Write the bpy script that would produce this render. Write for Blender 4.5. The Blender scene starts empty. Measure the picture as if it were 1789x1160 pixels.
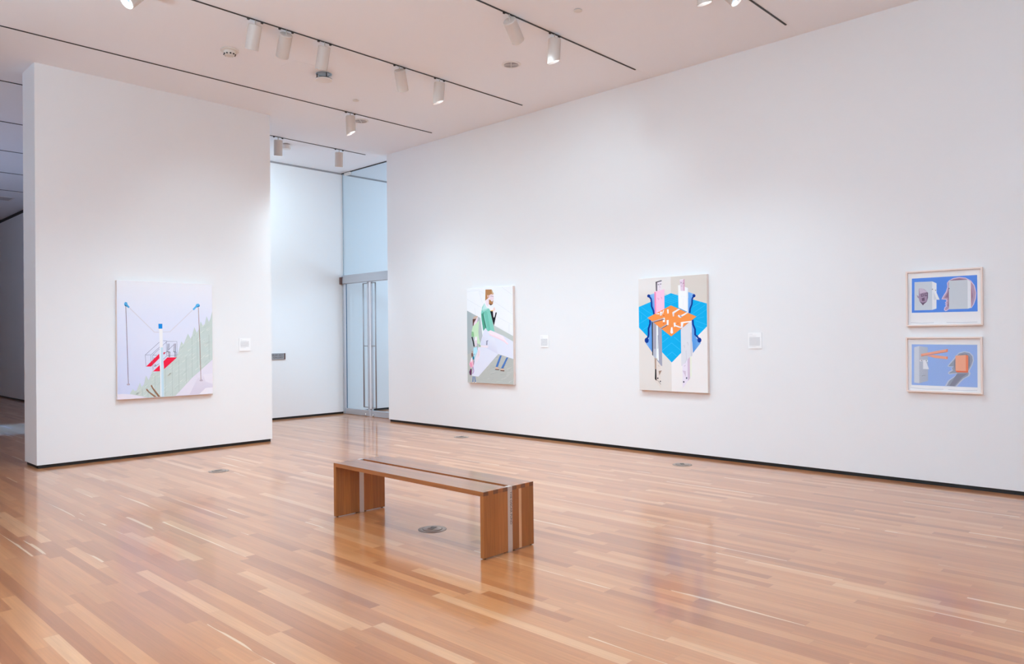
# White cube gallery: oak strip floor, partition with a painting, long right wall, glass doors, bench.
import bpy, bmesh, math, random
from mathutils import Vector, Matrix

# ------------------------------------------------------------------ tuning
EXPOSURE = -0.2
WARM = (0.66, 0.88, 1.0)
COOL = (0.56, 0.80, 1.0)
UPCOL = (0.56, 0.83, 1.0)
POWER = dict(wall=62, part=112, back=260, left=90, near=30, window=185, westwin=170, patch=7500)
EXTRA = [  # added fill beams without fixtures, inside and outside the view: x, y, aim x, y, z, power, cone
    (5.0, 3.31, 8.1, 3.0, 1.1, 40, 130), (4.6, 5.21, 8.1, 5.2, 1.1, 50, 130), (4.6, 7.15, 8.1, 7.2, 1.1, 85, 130), (5.2, 9.0, 8.1, 9.0, 1.1, 105, 130),
    (4.9, 10.95, 6.5, 12.66, 3.3, 370, 92),
    (-0.6, 0.5, -3.2, 0.5, 1.9, 120, 130), (-0.6, 3.3, -3.2, 3.3, 1.9, 120, 130), (-0.6, 6.5, -3.2, 6.5, 1.9, 60, 130),
    (0.0, -1.0, 0.0, -3.6, 1.9, 120, 130), (3.0, -1.0, 3.0, -3.6, 1.9, 100, 130), (6.0, -1.0, 6.0, -3.6, 1.9, 40, 130),
]
DOWN = [(3.0, 1.5, 15), (0.5, 5.2, 20), (3.0, 4.4, 110), (5.8, 6.6, 410), (6.2, 4.0, 265), (3.4, 7.8, 190), (6.3, 9.2, 270)]  # added downward fill spots, no fixtures built
UP = [(-1.5, 5.0, 2.2, 1550), (-0.5, 1.0, 2.2, 1550), (3.0, -1.0, 2.2, 560)]  # added upward spots without fixtures, to brighten the ceiling
FLOOR_RAMP = [(0.0, (0.38, 0.120, 0.036)), (0.2, (0.465, 0.160, 0.049)), (0.6, (0.525, 0.195, 0.064)), (0.9, (0.575, 0.230, 0.084)), (1.0, (0.64, 0.305, 0.14))]
FLOOR_SAP = (0.82, 0.60, 0.40)
FLOOR_SPEC = 0.5
FLOOR_COAT = 0.75

ART = {}
ART['ski'] = [
(1,[(214,217,233),(214,217,233),(227,227,233),(227,227,233)],[(0,0.684),(1,0.6945),(1,1),(0,1)]),
(1,[(196,202,228),(208,210,226),(214,217,233),(214,217,233)],[(0,0),(1,0),(1,0.6947),(0,0.6842)]),
(2,(190,202,197),[(0.1238,0.0479),(0.1526,0.0859),(0.1695,0.0655),(0.1924,0.0744),(0.2217,0.1373),(0.2386,0.0972),(0.262,0.121),(0.2829,0.1946),(0.3088,0.154),(0.3386,0.2078),(0.3506,0.2374),(0.3681,0.2169),(0.4275,0.2352),(0.4756,0.2641),(0.5545,0.3026),(0.6163,0.3777),(0.6353,0.4336),(0.6542,0.4845),(0.6756,0.4536),(0.7041,0.5098),(0.7263,0.5508),(0.7541,0.5065),(0.7733,0.5373),(0.796,0.6096),(0.8241,0.5579),(0.8434,0.589),(0.8664,0.6618),(0.8949,0.6152),(0.9144,0.6413),(0.9343,0.7094),(0.9598,0.6573),(0.9796,0.6942),(0.9977,0.7521),(0.9975,0.3138),(0.5887,0.0066),(0.552,0.0022),(0.29,0.0047),(0.1294,0.0403)]),
(3,(180,194,188),[(0.3061,0.0611),(0.3451,0.0893),(0.3444,0.0901),(0.3009,0.0669)]),
(3,(180,194,188),[(0.6559,0.1833),(0.6983,0.2116),(0.6975,0.2124),(0.6526,0.1869)]),
(3,(199,208,204),[(0.6379,0.2256),(0.6801,0.2541),(0.6793,0.2549),(0.6344,0.2295)]),
(3,(180,194,188),[(0.909,0.2873),(0.952,0.3178),(0.9512,0.3186),(0.9032,0.2935)]),
(3,(199,208,204),[(0.6334,0.3927),(0.6754,0.4219),(0.6747,0.4227),(0.6297,0.3968)]),
(3,(204,212,207),[(0.3432,0.1489),(0.3835,0.1763),(0.3828,0.1771),(0.3401,0.1523)]),
(3,(199,208,204),[(0.4113,0.01),(0.4521,0.0371),(0.4514,0.0379),(0.4082,0.0136)]),
(3,(199,208,204),[(0.3964,0.118),(0.4368,0.1458),(0.436,0.1466),(0.3927,0.1222)]),
(3,(204,212,207),[(0.6165,0.0938),(0.6583,0.1221),(0.6576,0.1229),(0.6125,0.0982)]),
(3,(204,212,207),[(0.4689,0.044),(0.5097,0.0717),(0.509,0.0725),(0.4651,0.0483)]),
(3,(208,214,208),[(0.2102,0.0286),(0.2484,0.0567),(0.2477,0.0575),(0.2048,0.0348)]),
(3,(199,208,204),[(0.7543,0.275),(0.7966,0.3046),(0.7958,0.3055),(0.7494,0.2803)]),
(3,(180,194,188),[(0.588,0.2873),(0.6286,0.3172),(0.6279,0.318),(0.5821,0.2938)]),
(3,(199,208,204),[(0.7878,0.4053),(0.8305,0.4353),(0.8297,0.4361),(0.7832,0.4102)]),
(3,(199,208,204),[(0.3341,0.0862),(0.3737,0.1141),(0.373,0.1149),(0.3298,0.0911)]),
(3,(199,208,204),[(0.3198,0.1004),(0.3596,0.1279),(0.3589,0.1287),(0.316,0.1047)]),
(3,(204,212,207),[(0.8945,0.4703),(0.9372,0.5016),(0.9364,0.5024),(0.8882,0.4769)]),
(3,(204,212,207),[(0.4631,0.073),(0.5036,0.1011),(0.5029,0.1019),(0.4587,0.0779)]),
(3,(208,214,208),[(0.9246,0.4547),(0.9677,0.4857),(0.9669,0.4865),(0.9189,0.4606)]),
(3,(199,208,204),[(0.6698,0.1241),(0.7115,0.1532),(0.7107,0.154),(0.6648,0.1297)]),
(3,(199,208,204),[(0.1906,0.038),(0.23,0.0647),(0.2293,0.0655),(0.1877,0.0414)]),
(3,(180,194,188),[(0.9023,0.6033),(0.9455,0.6345),(0.9447,0.6353),(0.897,0.6088)]),
(3,(208,214,208),[(0.6652,0.295),(0.7064,0.325),(0.7057,0.3258),(0.6594,0.3013)]),
(3,(208,214,208),[(0.8822,0.6112),(0.925,0.6428),(0.9242,0.6436),(0.8763,0.6173)]),
(3,(199,208,204),[(0.5888,0.0837),(0.6307,0.1115),(0.63,0.1124),(0.5854,0.0875)]),
(3,(208,214,208),[(0.6403,0.1223),(0.6814,0.1517),(0.6806,0.1525),(0.6345,0.1287)]),
(3,(180,194,188),[(0.9071,0.4829),(0.9501,0.514),(0.9493,0.5149),(0.9013,0.489)]),
(3,(180,194,188),[(0.4452,0.1516),(0.4857,0.1797),(0.485,0.1805),(0.4411,0.1561)]),
(3,(208,214,208),[(0.4318,0.0063),(0.4716,0.0347),(0.4708,0.0355),(0.4264,0.0124)]),
(3,(180,194,188),[(0.8863,0.5545),(0.929,0.586),(0.9282,0.5868),(0.8802,0.5608)]),
(3,(180,194,188),[(0.3992,0.1036),(0.4392,0.1317),(0.4384,0.1325),(0.3947,0.1086)]),
(3,(204,212,207),[(0.7358,0.3535),(0.7781,0.3832),(0.7773,0.3841),(0.7311,0.3585)]),
(3,(180,194,188),[(0.5842,0.0615),(0.6249,0.0906),(0.6241,0.0914),(0.5784,0.068)]),
(3,(180,194,188),[(0.6506,0.4189),(0.6919,0.449),(0.6911,0.4499),(0.6452,0.4247)]),
(3,(180,194,188),[(0.2752,0.0806),(0.3149,0.1078),(0.3142,0.1086),(0.2718,0.0845)]),
(3,(204,212,207),[(0.8036,0.2187),(0.8471,0.2474),(0.8463,0.2482),(0.8002,0.2223)]),
(3,(204,212,207),[(0.2733,0.0927),(0.3125,0.1205),(0.3118,0.1213),(0.269,0.0977)]),
(3,(204,212,207),[(0.4261,0.1352),(0.4668,0.1629),(0.4661,0.1637),(0.4227,0.139)]),
(3,(204,212,207),[(0.621,0.3475),(0.6622,0.3774),(0.6614,0.3782),(0.6157,0.3533)]),
(3,(199,208,204),[(0.6785,0.2211),(0.7203,0.2504),(0.7195,0.2513),(0.6736,0.2265)]),
(3,(208,214,208),[(0.8405,0.4791),(0.8829,0.5101),(0.8821,0.511),(0.8346,0.4853)]),
(3,(208,214,208),[(0.7627,0.3152),(0.8046,0.3455),(0.8038,0.3464),(0.7568,0.3215)]),
(3,(208,214,208),[(0.8277,0.4932),(0.8706,0.5237),(0.8698,0.5245),(0.8228,0.4984)]),
(3,(208,214,208),[(0.3366,0.0803),(0.3759,0.1085),(0.3752,0.1093),(0.3317,0.0859)]),
(3,(208,214,208),[(0.6482,0.4383),(0.6897,0.4682),(0.6889,0.4691),(0.6432,0.4435)]),
(3,(180,194,188),[(0.9191,0.2646),(0.962,0.2952),(0.9612,0.296),(0.913,0.2711)]),
(3,(208,214,208),[(0.7718,0.3528),(0.8137,0.3833),(0.813,0.3841),(0.7659,0.3591)]),
(3,(180,194,188),[(0.9456,0.5791),(0.9902,0.6093),(0.9894,0.6101),(0.9424,0.5824)]),
(3,(199,208,204),[(0.3316,0.1806),(0.3719,0.208),(0.3712,0.2088),(0.3286,0.1839)]),
(3,(199,208,204),[(0.368,0.0838),(0.4075,0.1121),(0.4068,0.113),(0.363,0.0895)]),
(3,(199,208,204),[(0.5985,0.2109),(0.6399,0.2398),(0.6392,0.2406),(0.594,0.2158)]),
(3,(180,194,188),[(0.268,0.0987),(0.3071,0.1265),(0.3064,0.1273),(0.2637,0.1036)]),
(3,(180,194,188),[(0.1817,0.0309),(0.2198,0.0588),(0.2191,0.0596),(0.1764,0.0369)]),
(3,(199,208,204),[(0.5274,0.1953),(0.5678,0.2246),(0.567,0.2254),(0.5218,0.2015)]),
(3,(208,214,208),[(0.5057,0.1878),(0.5467,0.2162),(0.546,0.217),(0.5018,0.1922)]),
(3,(208,214,208),[(0.9046,0.4409),(0.9479,0.4714),(0.9471,0.4723),(0.8995,0.4462)]),
(3,(180,194,188),[(0.3406,0.1068),(0.3798,0.1352),(0.3791,0.136),(0.3354,0.1126)]),
(3,(204,212,207),[(0.5274,0.116),(0.5677,0.145),(0.567,0.1458),(0.5218,0.1222)]),
(3,(180,194,188),[(0.6841,0.2048),(0.7261,0.2339),(0.7253,0.2348),(0.6795,0.2099)]),
(3,(204,212,207),[(0.85,0.2525),(0.8925,0.2828),(0.8917,0.2837),(0.8441,0.2589)]),
(3,(180,194,188),[(0.336,0.1879),(0.3752,0.2166),(0.3744,0.2174),(0.3308,0.1938)]),
(3,(180,194,188),[(0.4706,0.0218),(0.5111,0.0499),(0.5104,0.0507),(0.4661,0.027)]),
(3,(199,208,204),[(0.7251,0.4681),(0.7681,0.4974),(0.7674,0.4982),(0.722,0.4714)]),
(3,(208,214,208),[(0.3582,0.1752),(0.3973,0.2042),(0.3966,0.205),(0.3526,0.1815)]),
(3,(199,208,204),[(0.9261,0.4037),(0.9702,0.4336),(0.9694,0.4344),(0.9222,0.4079)]),
(3,(180,194,188),[(0.9154,0.6009),(0.9596,0.6312),(0.9589,0.632),(0.912,0.6045)]),
(3,(204,212,207),[(0.8925,0.3399),(0.9357,0.3702),(0.9349,0.371),(0.8873,0.3454)]),
(3,(199,208,204),[(0.8102,0.47),(0.8524,0.5009),(0.8516,0.5018),(0.8043,0.4763)]),
(3,(180,194,188),[(0.4004,0.0189),(0.4398,0.0475),(0.4391,0.0483),(0.3946,0.0254)]),
(3,(204,212,207),[(0.2617,0.055),(0.3006,0.0828),(0.2999,0.0836),(0.2569,0.0604)]),
(3,(208,214,208),[(0.3444,0.0648),(0.3846,0.092),(0.3839,0.0928),(0.3412,0.0684)]),
(3,(204,212,207),[(0.9366,0.3399),(0.9796,0.3708),(0.9788,0.3717),(0.9304,0.3465)]),
(3,(208,214,208),[(0.2635,0.0179),(0.3029,0.0452),(0.3022,0.046),(0.2597,0.0223)]),
(3,(208,214,208),[(0.5013,0.1802),(0.5425,0.2083),(0.5418,0.2091),(0.4977,0.1842)]),
(3,(199,208,204),[(0.6204,0.2608),(0.6624,0.2894),(0.6617,0.2902),(0.6168,0.2647)]),
(3,(180,194,188),[(0.6999,0.3126),(0.7424,0.3417),(0.7416,0.3425),(0.6961,0.3168)]),
(3,(208,214,208),[(0.8693,0.5539),(0.912,0.5852),(0.9112,0.586),(0.8635,0.5599)]),
(3,(180,194,188),[(0.8452,0.3125),(0.8877,0.343),(0.8869,0.3438),(0.8394,0.3188)]),
(3,(199,208,204),[(0.1965,0.0567),(0.2351,0.0842),(0.2344,0.085),(0.1921,0.0617)]),
(3,(199,208,204),[(0.5251,0.0943),(0.5658,0.1228),(0.5651,0.1236),(0.5202,0.0997)]),
(3,(204,212,207),[(0.7757,0.3204),(0.8177,0.3507),(0.8169,0.3515),(0.7699,0.3266)]),
(3,(199,208,204),[(0.9142,0.4924),(0.9573,0.5236),(0.9565,0.5244),(0.9085,0.4984)]),
(3,(204,212,207),[(0.2962,0.0675),(0.3349,0.096),(0.3341,0.0968),(0.2905,0.074)]),
(3,(199,208,204),[(0.6687,0.2269),(0.7106,0.256),(0.7098,0.2569),(0.6641,0.2319)]),
(3,(204,212,207),[(0.5888,0.2145),(0.6307,0.2428),(0.6299,0.2436),(0.5854,0.2183)]),
(3,(199,208,204),[(0.5589,0.2318),(0.5999,0.2608),(0.5992,0.2616),(0.5542,0.237)]),
(3,(199,208,204),[(0.1875,0.0488),(0.2268,0.0755),(0.2261,0.0763),(0.1846,0.0522)]),
(3,(199,208,204),[(0.7873,0.2762),(0.8299,0.3058),(0.8291,0.3066),(0.7825,0.2813)]),
(3,(204,212,207),[(0.5323,0.2419),(0.5731,0.2709),(0.5723,0.2717),(0.5276,0.2471)]),
(3,(199,208,204),[(0.6914,0.4718),(0.733,0.5022),(0.7322,0.503),(0.6859,0.4776)]),
(3,(199,208,204),[(0.4008,0.121),(0.441,0.149),(0.4403,0.1498),(0.3966,0.1257)]),
(3,(208,214,208),[(0.9172,0.4296),(0.9609,0.4598),(0.9601,0.4607),(0.9128,0.4342)]),
(3,(199,208,204),[(0.5523,0.0856),(0.5941,0.1132),(0.5934,0.114),(0.5493,0.0889)]),
(3,(199,208,204),[(0.4308,0.1711),(0.471,0.1995),(0.4703,0.2003),(0.4264,0.176)]),
(3,(204,212,207),[(0.9346,0.3868),(0.9785,0.4169),(0.9777,0.4178),(0.9302,0.3915)]),
(3,(208,214,208),[(0.5093,0.1836),(0.5504,0.2119),(0.5496,0.2127),(0.5054,0.1879)]),
(3,(204,212,207),[(0.4575,0.064),(0.4975,0.0926),(0.4968,0.0934),(0.4522,0.0699)]),
(3,(180,194,188),[(0.5351,0.0112),(0.5756,0.0399),(0.5748,0.0407),(0.5295,0.0174)]),
(3,(208,214,208),[(0.6123,0.2608),(0.6542,0.2895),(0.6534,0.2903),(0.6085,0.265)]),
(3,(199,208,204),[(0.8802,0.2479),(0.9233,0.2778),(0.9225,0.2786),(0.8751,0.2533)]),
(3,(180,194,188),[(0.7909,0.5297),(0.8329,0.5608),(0.8322,0.5616),(0.7849,0.5359)]),
(3,(204,212,207),[(0.6927,0.3466),(0.7342,0.3767),(0.7334,0.3775),(0.6871,0.3526)]),
(3,(204,212,207),[(0.5282,0.2622),(0.5687,0.2914),(0.568,0.2923),(0.523,0.2678)]),
(3,(204,212,207),[(0.8739,0.4789),(0.9179,0.5086),(0.9171,0.5094),(0.8707,0.4822)]),
(3,(204,212,207),[(0.8045,0.223),(0.8474,0.2523),(0.8466,0.2531),(0.8,0.2278)]),
(3,(199,208,204),[(0.74,0.2456),(0.7824,0.2749),(0.7817,0.2758),(0.7355,0.2505)]),
(3,(199,208,204),[(0.5777,0.3153),(0.6195,0.3439),(0.6187,0.3448),(0.5742,0.3191)]),
(3,(204,212,207),[(0.8085,0.5385),(0.8514,0.569),(0.8506,0.5698),(0.8039,0.5434)]),
(3,(180,194,188),[(0.6853,0.2048),(0.7277,0.2335),(0.7269,0.2343),(0.6815,0.209)]),
(3,(204,212,207),[(0.1782,0.0325),(0.2163,0.0604),(0.2156,0.0612),(0.1729,0.0385)]),
(3,(204,212,207),[(0.8558,0.2411),(0.8984,0.2713),(0.8976,0.2722),(0.85,0.2473)]),
(3,(208,214,208),[(0.7263,0.3924),(0.7679,0.4229),(0.7672,0.4237),(0.7204,0.3987)]),
(3,(208,214,208),[(0.8682,0.3214),(0.9117,0.3511),(0.9109,0.3519),(0.8639,0.3259)]),
(3,(180,194,188),[(0.601,0.0805),(0.642,0.1094),(0.6413,0.1102),(0.5957,0.0864)]),
(3,(208,214,208),[(0.9324,0.579),(0.9758,0.6102),(0.975,0.611),(0.9271,0.5844)]),
(3,(204,212,207),[(0.8168,0.2971),(0.8596,0.3268),(0.8589,0.3277),(0.812,0.3022)]),
(3,(199,208,204),[(0.3588,0.128),(0.3992,0.1554),(0.3985,0.1563),(0.3556,0.1317)]),
(3,(199,208,204),[(0.6345,0.1888),(0.6757,0.2183),(0.6749,0.2191),(0.6289,0.195)]),
(3,(204,212,207),[(0.9464,0.5742),(0.9895,0.6059),(0.9887,0.6067),(0.9403,0.5806)]),
(3,(199,208,204),[(0.9408,0.4644),(0.984,0.4955),(0.9832,0.4963),(0.935,0.4704)]),
(3,(204,212,207),[(0.7613,0.4367),(0.8033,0.4672),(0.8025,0.4681),(0.7557,0.4426)]),
(3,(208,214,208),[(0.9187,0.3362),(0.962,0.3666),(0.9612,0.3675),(0.9133,0.3419)]),
(3,(208,214,208),[(0.4463,0.0831),(0.4868,0.1111),(0.486,0.1119),(0.442,0.0879)]),
(3,(204,212,207),[(0.6741,0.1784),(0.7156,0.2078),(0.7148,0.2086),(0.6687,0.1843)]),
(3,(204,212,207),[(0.5913,0.1748),(0.6326,0.2036),(0.6318,0.2044),(0.5867,0.1798)]),
(3,(204,212,207),[(0.4053,0.1722),(0.446,0.1999),(0.4452,0.2007),(0.402,0.1759)]),
(3,(199,208,204),[(0.6539,0.3351),(0.6963,0.3638),(0.6956,0.3647),(0.6507,0.3386)]),
(3,(204,212,207),[(0.6956,0.1142),(0.737,0.1437),(0.7363,0.1446),(0.6898,0.1206)]),
(3,(199,208,204),[(0.7326,0.2544),(0.7742,0.2845),(0.7734,0.2853),(0.7265,0.2609)]),
(3,(204,212,207),[(0.5441,0.0148),(0.5857,0.0422),(0.585,0.0431),(0.5408,0.0185)]),
(4,(164,180,174),[(0.372,0.1917),(0.3722,0.0167),(0.3758,0.0166),(0.3755,0.1917)]),
(4,(164,180,174),[(0.5527,0.2976),(0.552,0.0042),(0.5557,0.0041),(0.5563,0.2975)]),
(4,(164,180,174),[(0.6232,0.3215),(0.6227,0.0357),(0.6264,0.0355),(0.6269,0.3215)]),
(4,(164,180,174),[(0.7681,0.525),(0.767,0.1585),(0.7708,0.1583),(0.7719,0.525)]),
(4,(164,180,174),[(0.825,0.5144),(0.8247,0.2447),(0.8285,0.2447),(0.8288,0.5144)]),
(4,(164,180,174),[(0.4797,0.2438),(0.4794,0.0067),(0.483,0.0065),(0.4833,0.2437)]),
(4,(164,180,174),[(0.3005,0.0698),(0.3017,0.0061),(0.3052,0.006),(0.304,0.0697)]),
(4,(164,180,174),[(0.2425,0.0821),(0.2437,0.0227),(0.2472,0.0226),(0.246,0.082)]),
(4,(164,180,174),[(0.9569,0.54),(0.9571,0.3146),(0.961,0.3146),(0.9608,0.54)]),
(4,(164,180,174),[(0.7009,0.3456),(0.7008,0.1144),(0.7046,0.1143),(0.7046,0.3455)]),
(5,(219,214,226),[(0.9975,0.3138),(0.8661,0.2228),(0.7638,0.1534),(0.5887,0.0066),(1,0.0005)]),
(6,[(206,200,216),(214,208,222),(222,217,228),(206,200,216)],[(0.7375,0.0074),(0.8272,0.1513),(0.9965,0.1876),(1,0)]),
(7,(223,218,228),[(0.8914,0.1804),(0.9965,0.1865),(0.9984,0.0928),(0.9167,0.1168)]),
(8,(228,224,233),[(0.8451,0.0061),(0.9162,0.0583),(1,0.061),(1,0.0031)]),
(9,(222,216,227),[(0,0.0477),(0.0563,0.0485),(0.1408,0.0398),(0.2264,0.0211),(0.2958,0.0029),(0.0057,0.0019)]),
(10,(190,213,224),[(0.4263,0.4334),(0.4579,0.4331),(0.4662,0.0033),(0.4285,0.003)]),
(11,(228,231,235),[(0.4263,0.4334),(0.4352,0.4333),(0.4404,0.0035),(0.4285,0.003)]),
(12,(229,227,228),[(0.4187,0.5957),(0.4545,0.5958),(0.4567,0.4331),(0.4262,0.4319)]),
(13,(18,130,206),[(0.4132,0.6382),(0.4537,0.6385),(0.4533,0.5958),(0.414,0.5957)]),
(14,(204,201,209),[(0.1222,0.7685),(0.3687,0.5632),(0.3736,0.5682),(0.1274,0.7732)]),
(14,(204,201,209),[(0.3687,0.5632),(0.4184,0.5614),(0.4186,0.5679),(0.3736,0.5682)]),
(15,(206,203,211),[(0.4573,0.5639),(0.5348,0.5655),(0.5302,0.5708),(0.4572,0.5704)]),
(15,(206,203,211),[(0.5348,0.5655),(0.7811,0.7607),(0.7754,0.7655),(0.5302,0.5708)]),
(16,(80,164,214),[(0.0717,0.8064),(0.0831,0.8212),(0.0999,0.8167),(0.1053,0.7998),(0.126,0.7782),(0.1163,0.7692),(0.0939,0.7825),(0.0827,0.7833),(0.0733,0.7943)]),
(17,(80,168,218),[(0.858,0.8121),(0.8421,0.8222),(0.8198,0.8165),(0.807,0.7956),(0.7783,0.7719),(0.7909,0.7602),(0.8196,0.7855),(0.8419,0.79),(0.8579,0.7965)]),
(18,(40,110,160),[(0.0744,0.7967),(0.0856,0.7969),(0.1135,0.7707),(0.0939,0.7825),(0.0827,0.7833)]),
(19,(45,115,165),[(0.8579,0.8069),(0.826,0.7934),(0.7909,0.7612),(0.8196,0.7855),(0.8419,0.79),(0.8579,0.7965)]),
(20,(120,96,104),[(0.0852,0.7823),(0.094,0.5176),(0.0991,0.5178),(0.0903,0.7825)]),
(20,(120,96,104),[(0.094,0.5176),(0.1051,0.1269),(0.1101,0.1269),(0.0991,0.5178)]),
(21,(150,112,100),[(0.839,0.7883),(0.8514,0.5142),(0.8572,0.5143),(0.8447,0.7886)]),
(21,(150,112,100),[(0.8514,0.5142),(0.8624,0.1292),(0.8682,0.1291),(0.8572,0.5143)]),
(22,(170,150,165),[(0.1228,0.1248),(0.1213,0.1215),(0.117,0.1189),(0.1109,0.1177),(0.1041,0.1179),(0.098,0.1197),(0.0939,0.1226),(0.0924,0.126),(0.0939,0.1293),(0.0982,0.1319),(0.1043,0.1332),(0.1111,0.1329),(0.1172,0.1312),(0.1214,0.1283)]),
(23,(214,210,224),[(0.1178,0.125),(0.1167,0.1232),(0.1139,0.1217),(0.1098,0.1211),(0.1053,0.1212),(0.1012,0.1222),(0.0984,0.1239),(0.0974,0.1258),(0.0985,0.1277),(0.1013,0.1291),(0.1054,0.1298),(0.1099,0.1296),(0.114,0.1286),(0.1168,0.127)]),
(24,(120,96,104),[(0.0979,0.1217),(0.1182,0.1268),(0.1173,0.1292),(0.097,0.1241)]),
(25,(170,150,165),[(0.8845,0.1284),(0.8828,0.1249),(0.878,0.1221),(0.871,0.1208),(0.8633,0.1211),(0.8564,0.1229),(0.8516,0.126),(0.8499,0.1297),(0.8517,0.1332),(0.8565,0.1359),(0.8634,0.1373),(0.8711,0.137),(0.8781,0.1352),(0.8829,0.1321)]),
(26,(214,210,224),[(0.8788,0.1286),(0.8776,0.1266),(0.8744,0.1251),(0.8698,0.1244),(0.8646,0.1246),(0.86,0.1256),(0.8568,0.1274),(0.8557,0.1295),(0.8569,0.1315),(0.8601,0.133),(0.8647,0.1337),(0.8698,0.1335),(0.8744,0.1325),(0.8776,0.1307)]),
(27,(120,96,104),[(0.8562,0.1251),(0.8793,0.1305),(0.8783,0.133),(0.8552,0.1276)]),
(28,(230,30,66),[(0.2836,0.2705),(0.418,0.3784),(0.4213,0.3397),(0.3344,0.2702)]),
(28,(230,30,66),[(0.4617,0.3878),(0.4857,0.3909),(0.4633,0.3701)]),
(28,(230,30,66),[(0.3534,0.2273),(0.4237,0.2805),(0.4251,0.2267)]),
(28,(230,30,66),[(0.4628,0.3122),(0.5034,0.3442),(0.605,0.3423),(0.4682,0.2431)]),
(29,(96,100,128),[(0.2768,0.3698),(0.4217,0.4777),(0.4197,0.4796),(0.2748,0.3717)]),
(29,(96,100,128),[(0.2758,0.3695),(0.3348,0.3687),(0.3334,0.3709),(0.2758,0.372)]),
(29,(96,100,128),[(0.3348,0.3687),(0.4243,0.435),(0.4223,0.4369),(0.3334,0.3709)]),
(29,(96,100,128),[(0.2744,0.3707),(0.2822,0.2704),(0.2851,0.2705),(0.2772,0.3708)]),
(29,(96,100,128),[(0.3327,0.3698),(0.3333,0.3075),(0.3362,0.3075),(0.3356,0.3698)]),
(29,(96,100,128),[(0.3527,0.3661),(0.4212,0.4201),(0.4192,0.4219),(0.3507,0.3679)]),
(29,(96,100,128),[(0.3517,0.3658),(0.396,0.365),(0.396,0.3675),(0.3517,0.3682)]),
(29,(96,100,128),[(0.3502,0.367),(0.3521,0.2398),(0.355,0.2397),(0.3532,0.367)]),
(29,(96,100,128),[(0.4595,0.4897),(0.5015,0.4868),(0.5017,0.4894),(0.4597,0.4922)]),
(29,(96,100,128),[(0.4572,0.4498),(0.502,0.4834),(0.5012,0.4858),(0.4553,0.4516)]),
(29,(96,100,128),[(0.502,0.4834),(0.6037,0.4831),(0.6062,0.4846),(0.5012,0.4858)]),
(29,(96,100,128),[(0.6037,0.4831),(0.6057,0.3634),(0.6083,0.3619),(0.6062,0.4846)]),
(29,(96,100,128),[(0.6057,0.3634),(0.5004,0.3596),(0.5006,0.3571),(0.6083,0.3619)]),
(29,(96,100,128),[(0.491,0.4806),(0.496,0.3594),(0.499,0.3595),(0.494,0.4806)]),
(29,(96,100,128),[(0.57,0.4556),(0.4635,0.371),(0.4656,0.3692),(0.5721,0.4537)]),
(29,(96,100,128),[(0.4964,0.3594),(0.4602,0.3308),(0.4622,0.329),(0.4985,0.3575)]),
(29,(96,100,128),[(0.3693,0.2658),(0.4199,0.292),(0.4183,0.2942),(0.3677,0.2679)]),
(30,(62,58,80),[(0.5065,0.4654),(0.5036,0.4089),(0.5079,0.4087),(0.5108,0.4652)]),
(30,(62,58,80),[(0.5204,0.4653),(0.5169,0.4087),(0.5212,0.4085),(0.5247,0.4651)]),
(30,(62,58,80),[(0.5751,0.4648),(0.5715,0.3938),(0.5757,0.3936),(0.5794,0.4646)]),
(30,(62,58,80),[(0.5892,0.4647),(0.5867,0.3935),(0.591,0.3934),(0.5934,0.4646)]),
(30,(62,58,80),[(0.4993,0.393),(0.5338,0.3889),(0.5343,0.3925),(0.4999,0.3965)]),
(30,(62,58,80),[(0.5671,0.392),(0.5928,0.3881),(0.5935,0.3916),(0.5679,0.3955)]),
(30,(62,58,80),[(0.5138,0.3909),(0.5176,0.3458),(0.5218,0.346),(0.518,0.3911)]),
(30,(62,58,80),[(0.5289,0.3909),(0.5255,0.3459),(0.5297,0.3456),(0.5331,0.3906)]),
(30,(62,58,80),[(0.5806,0.3901),(0.5784,0.3449),(0.5826,0.3447),(0.5849,0.3899)]),
(30,(62,58,80),[(0.5928,0.3899),(0.5906,0.3446),(0.5949,0.3444),(0.5971,0.3897)]),
(30,(62,58,80),[(0.3612,0.2758),(0.376,0.2655),(0.3728,0.2678),(0.3642,0.2782)]),
(30,(62,58,80),[(0.376,0.2655),(0.3743,0.2868),(0.3702,0.2866),(0.3728,0.2678)]),
(30,(62,58,80),[(0.3774,0.2858),(0.3856,0.2706),(0.3893,0.272),(0.3812,0.2872)]),
(30,(62,58,80),[(0.3614,0.3437),(0.3672,0.3311),(0.371,0.3324),(0.3652,0.345)]),
(31,(152,112,86),[(0.279,0.0782),(0.2936,0.081),(0.3138,0.0568),(0.3899,0.0069),(0.3662,0.006),(0.3021,0.0548)]),
(31,(152,112,86),[(0.3289,0.1085),(0.3389,0.113),(0.3551,0.0874),(0.4267,0.0061),(0.4077,0.005),(0.3462,0.0778)]),
(32,(106,80,64),[(0.2824,0.0695),(0.3067,0.0485),(0.309,0.0507),(0.2848,0.0715)]),
(32,(106,80,64),[(0.3067,0.0485),(0.3651,0.0049),(0.3674,0.0071),(0.309,0.0507)]),
(32,(106,80,64),[(0.3314,0.1001),(0.3506,0.0718),(0.3535,0.0734),(0.3344,0.1015)]),
(32,(106,80,64),[(0.3506,0.0718),(0.4062,0.0042),(0.4091,0.0058),(0.3535,0.0734)])]
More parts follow.
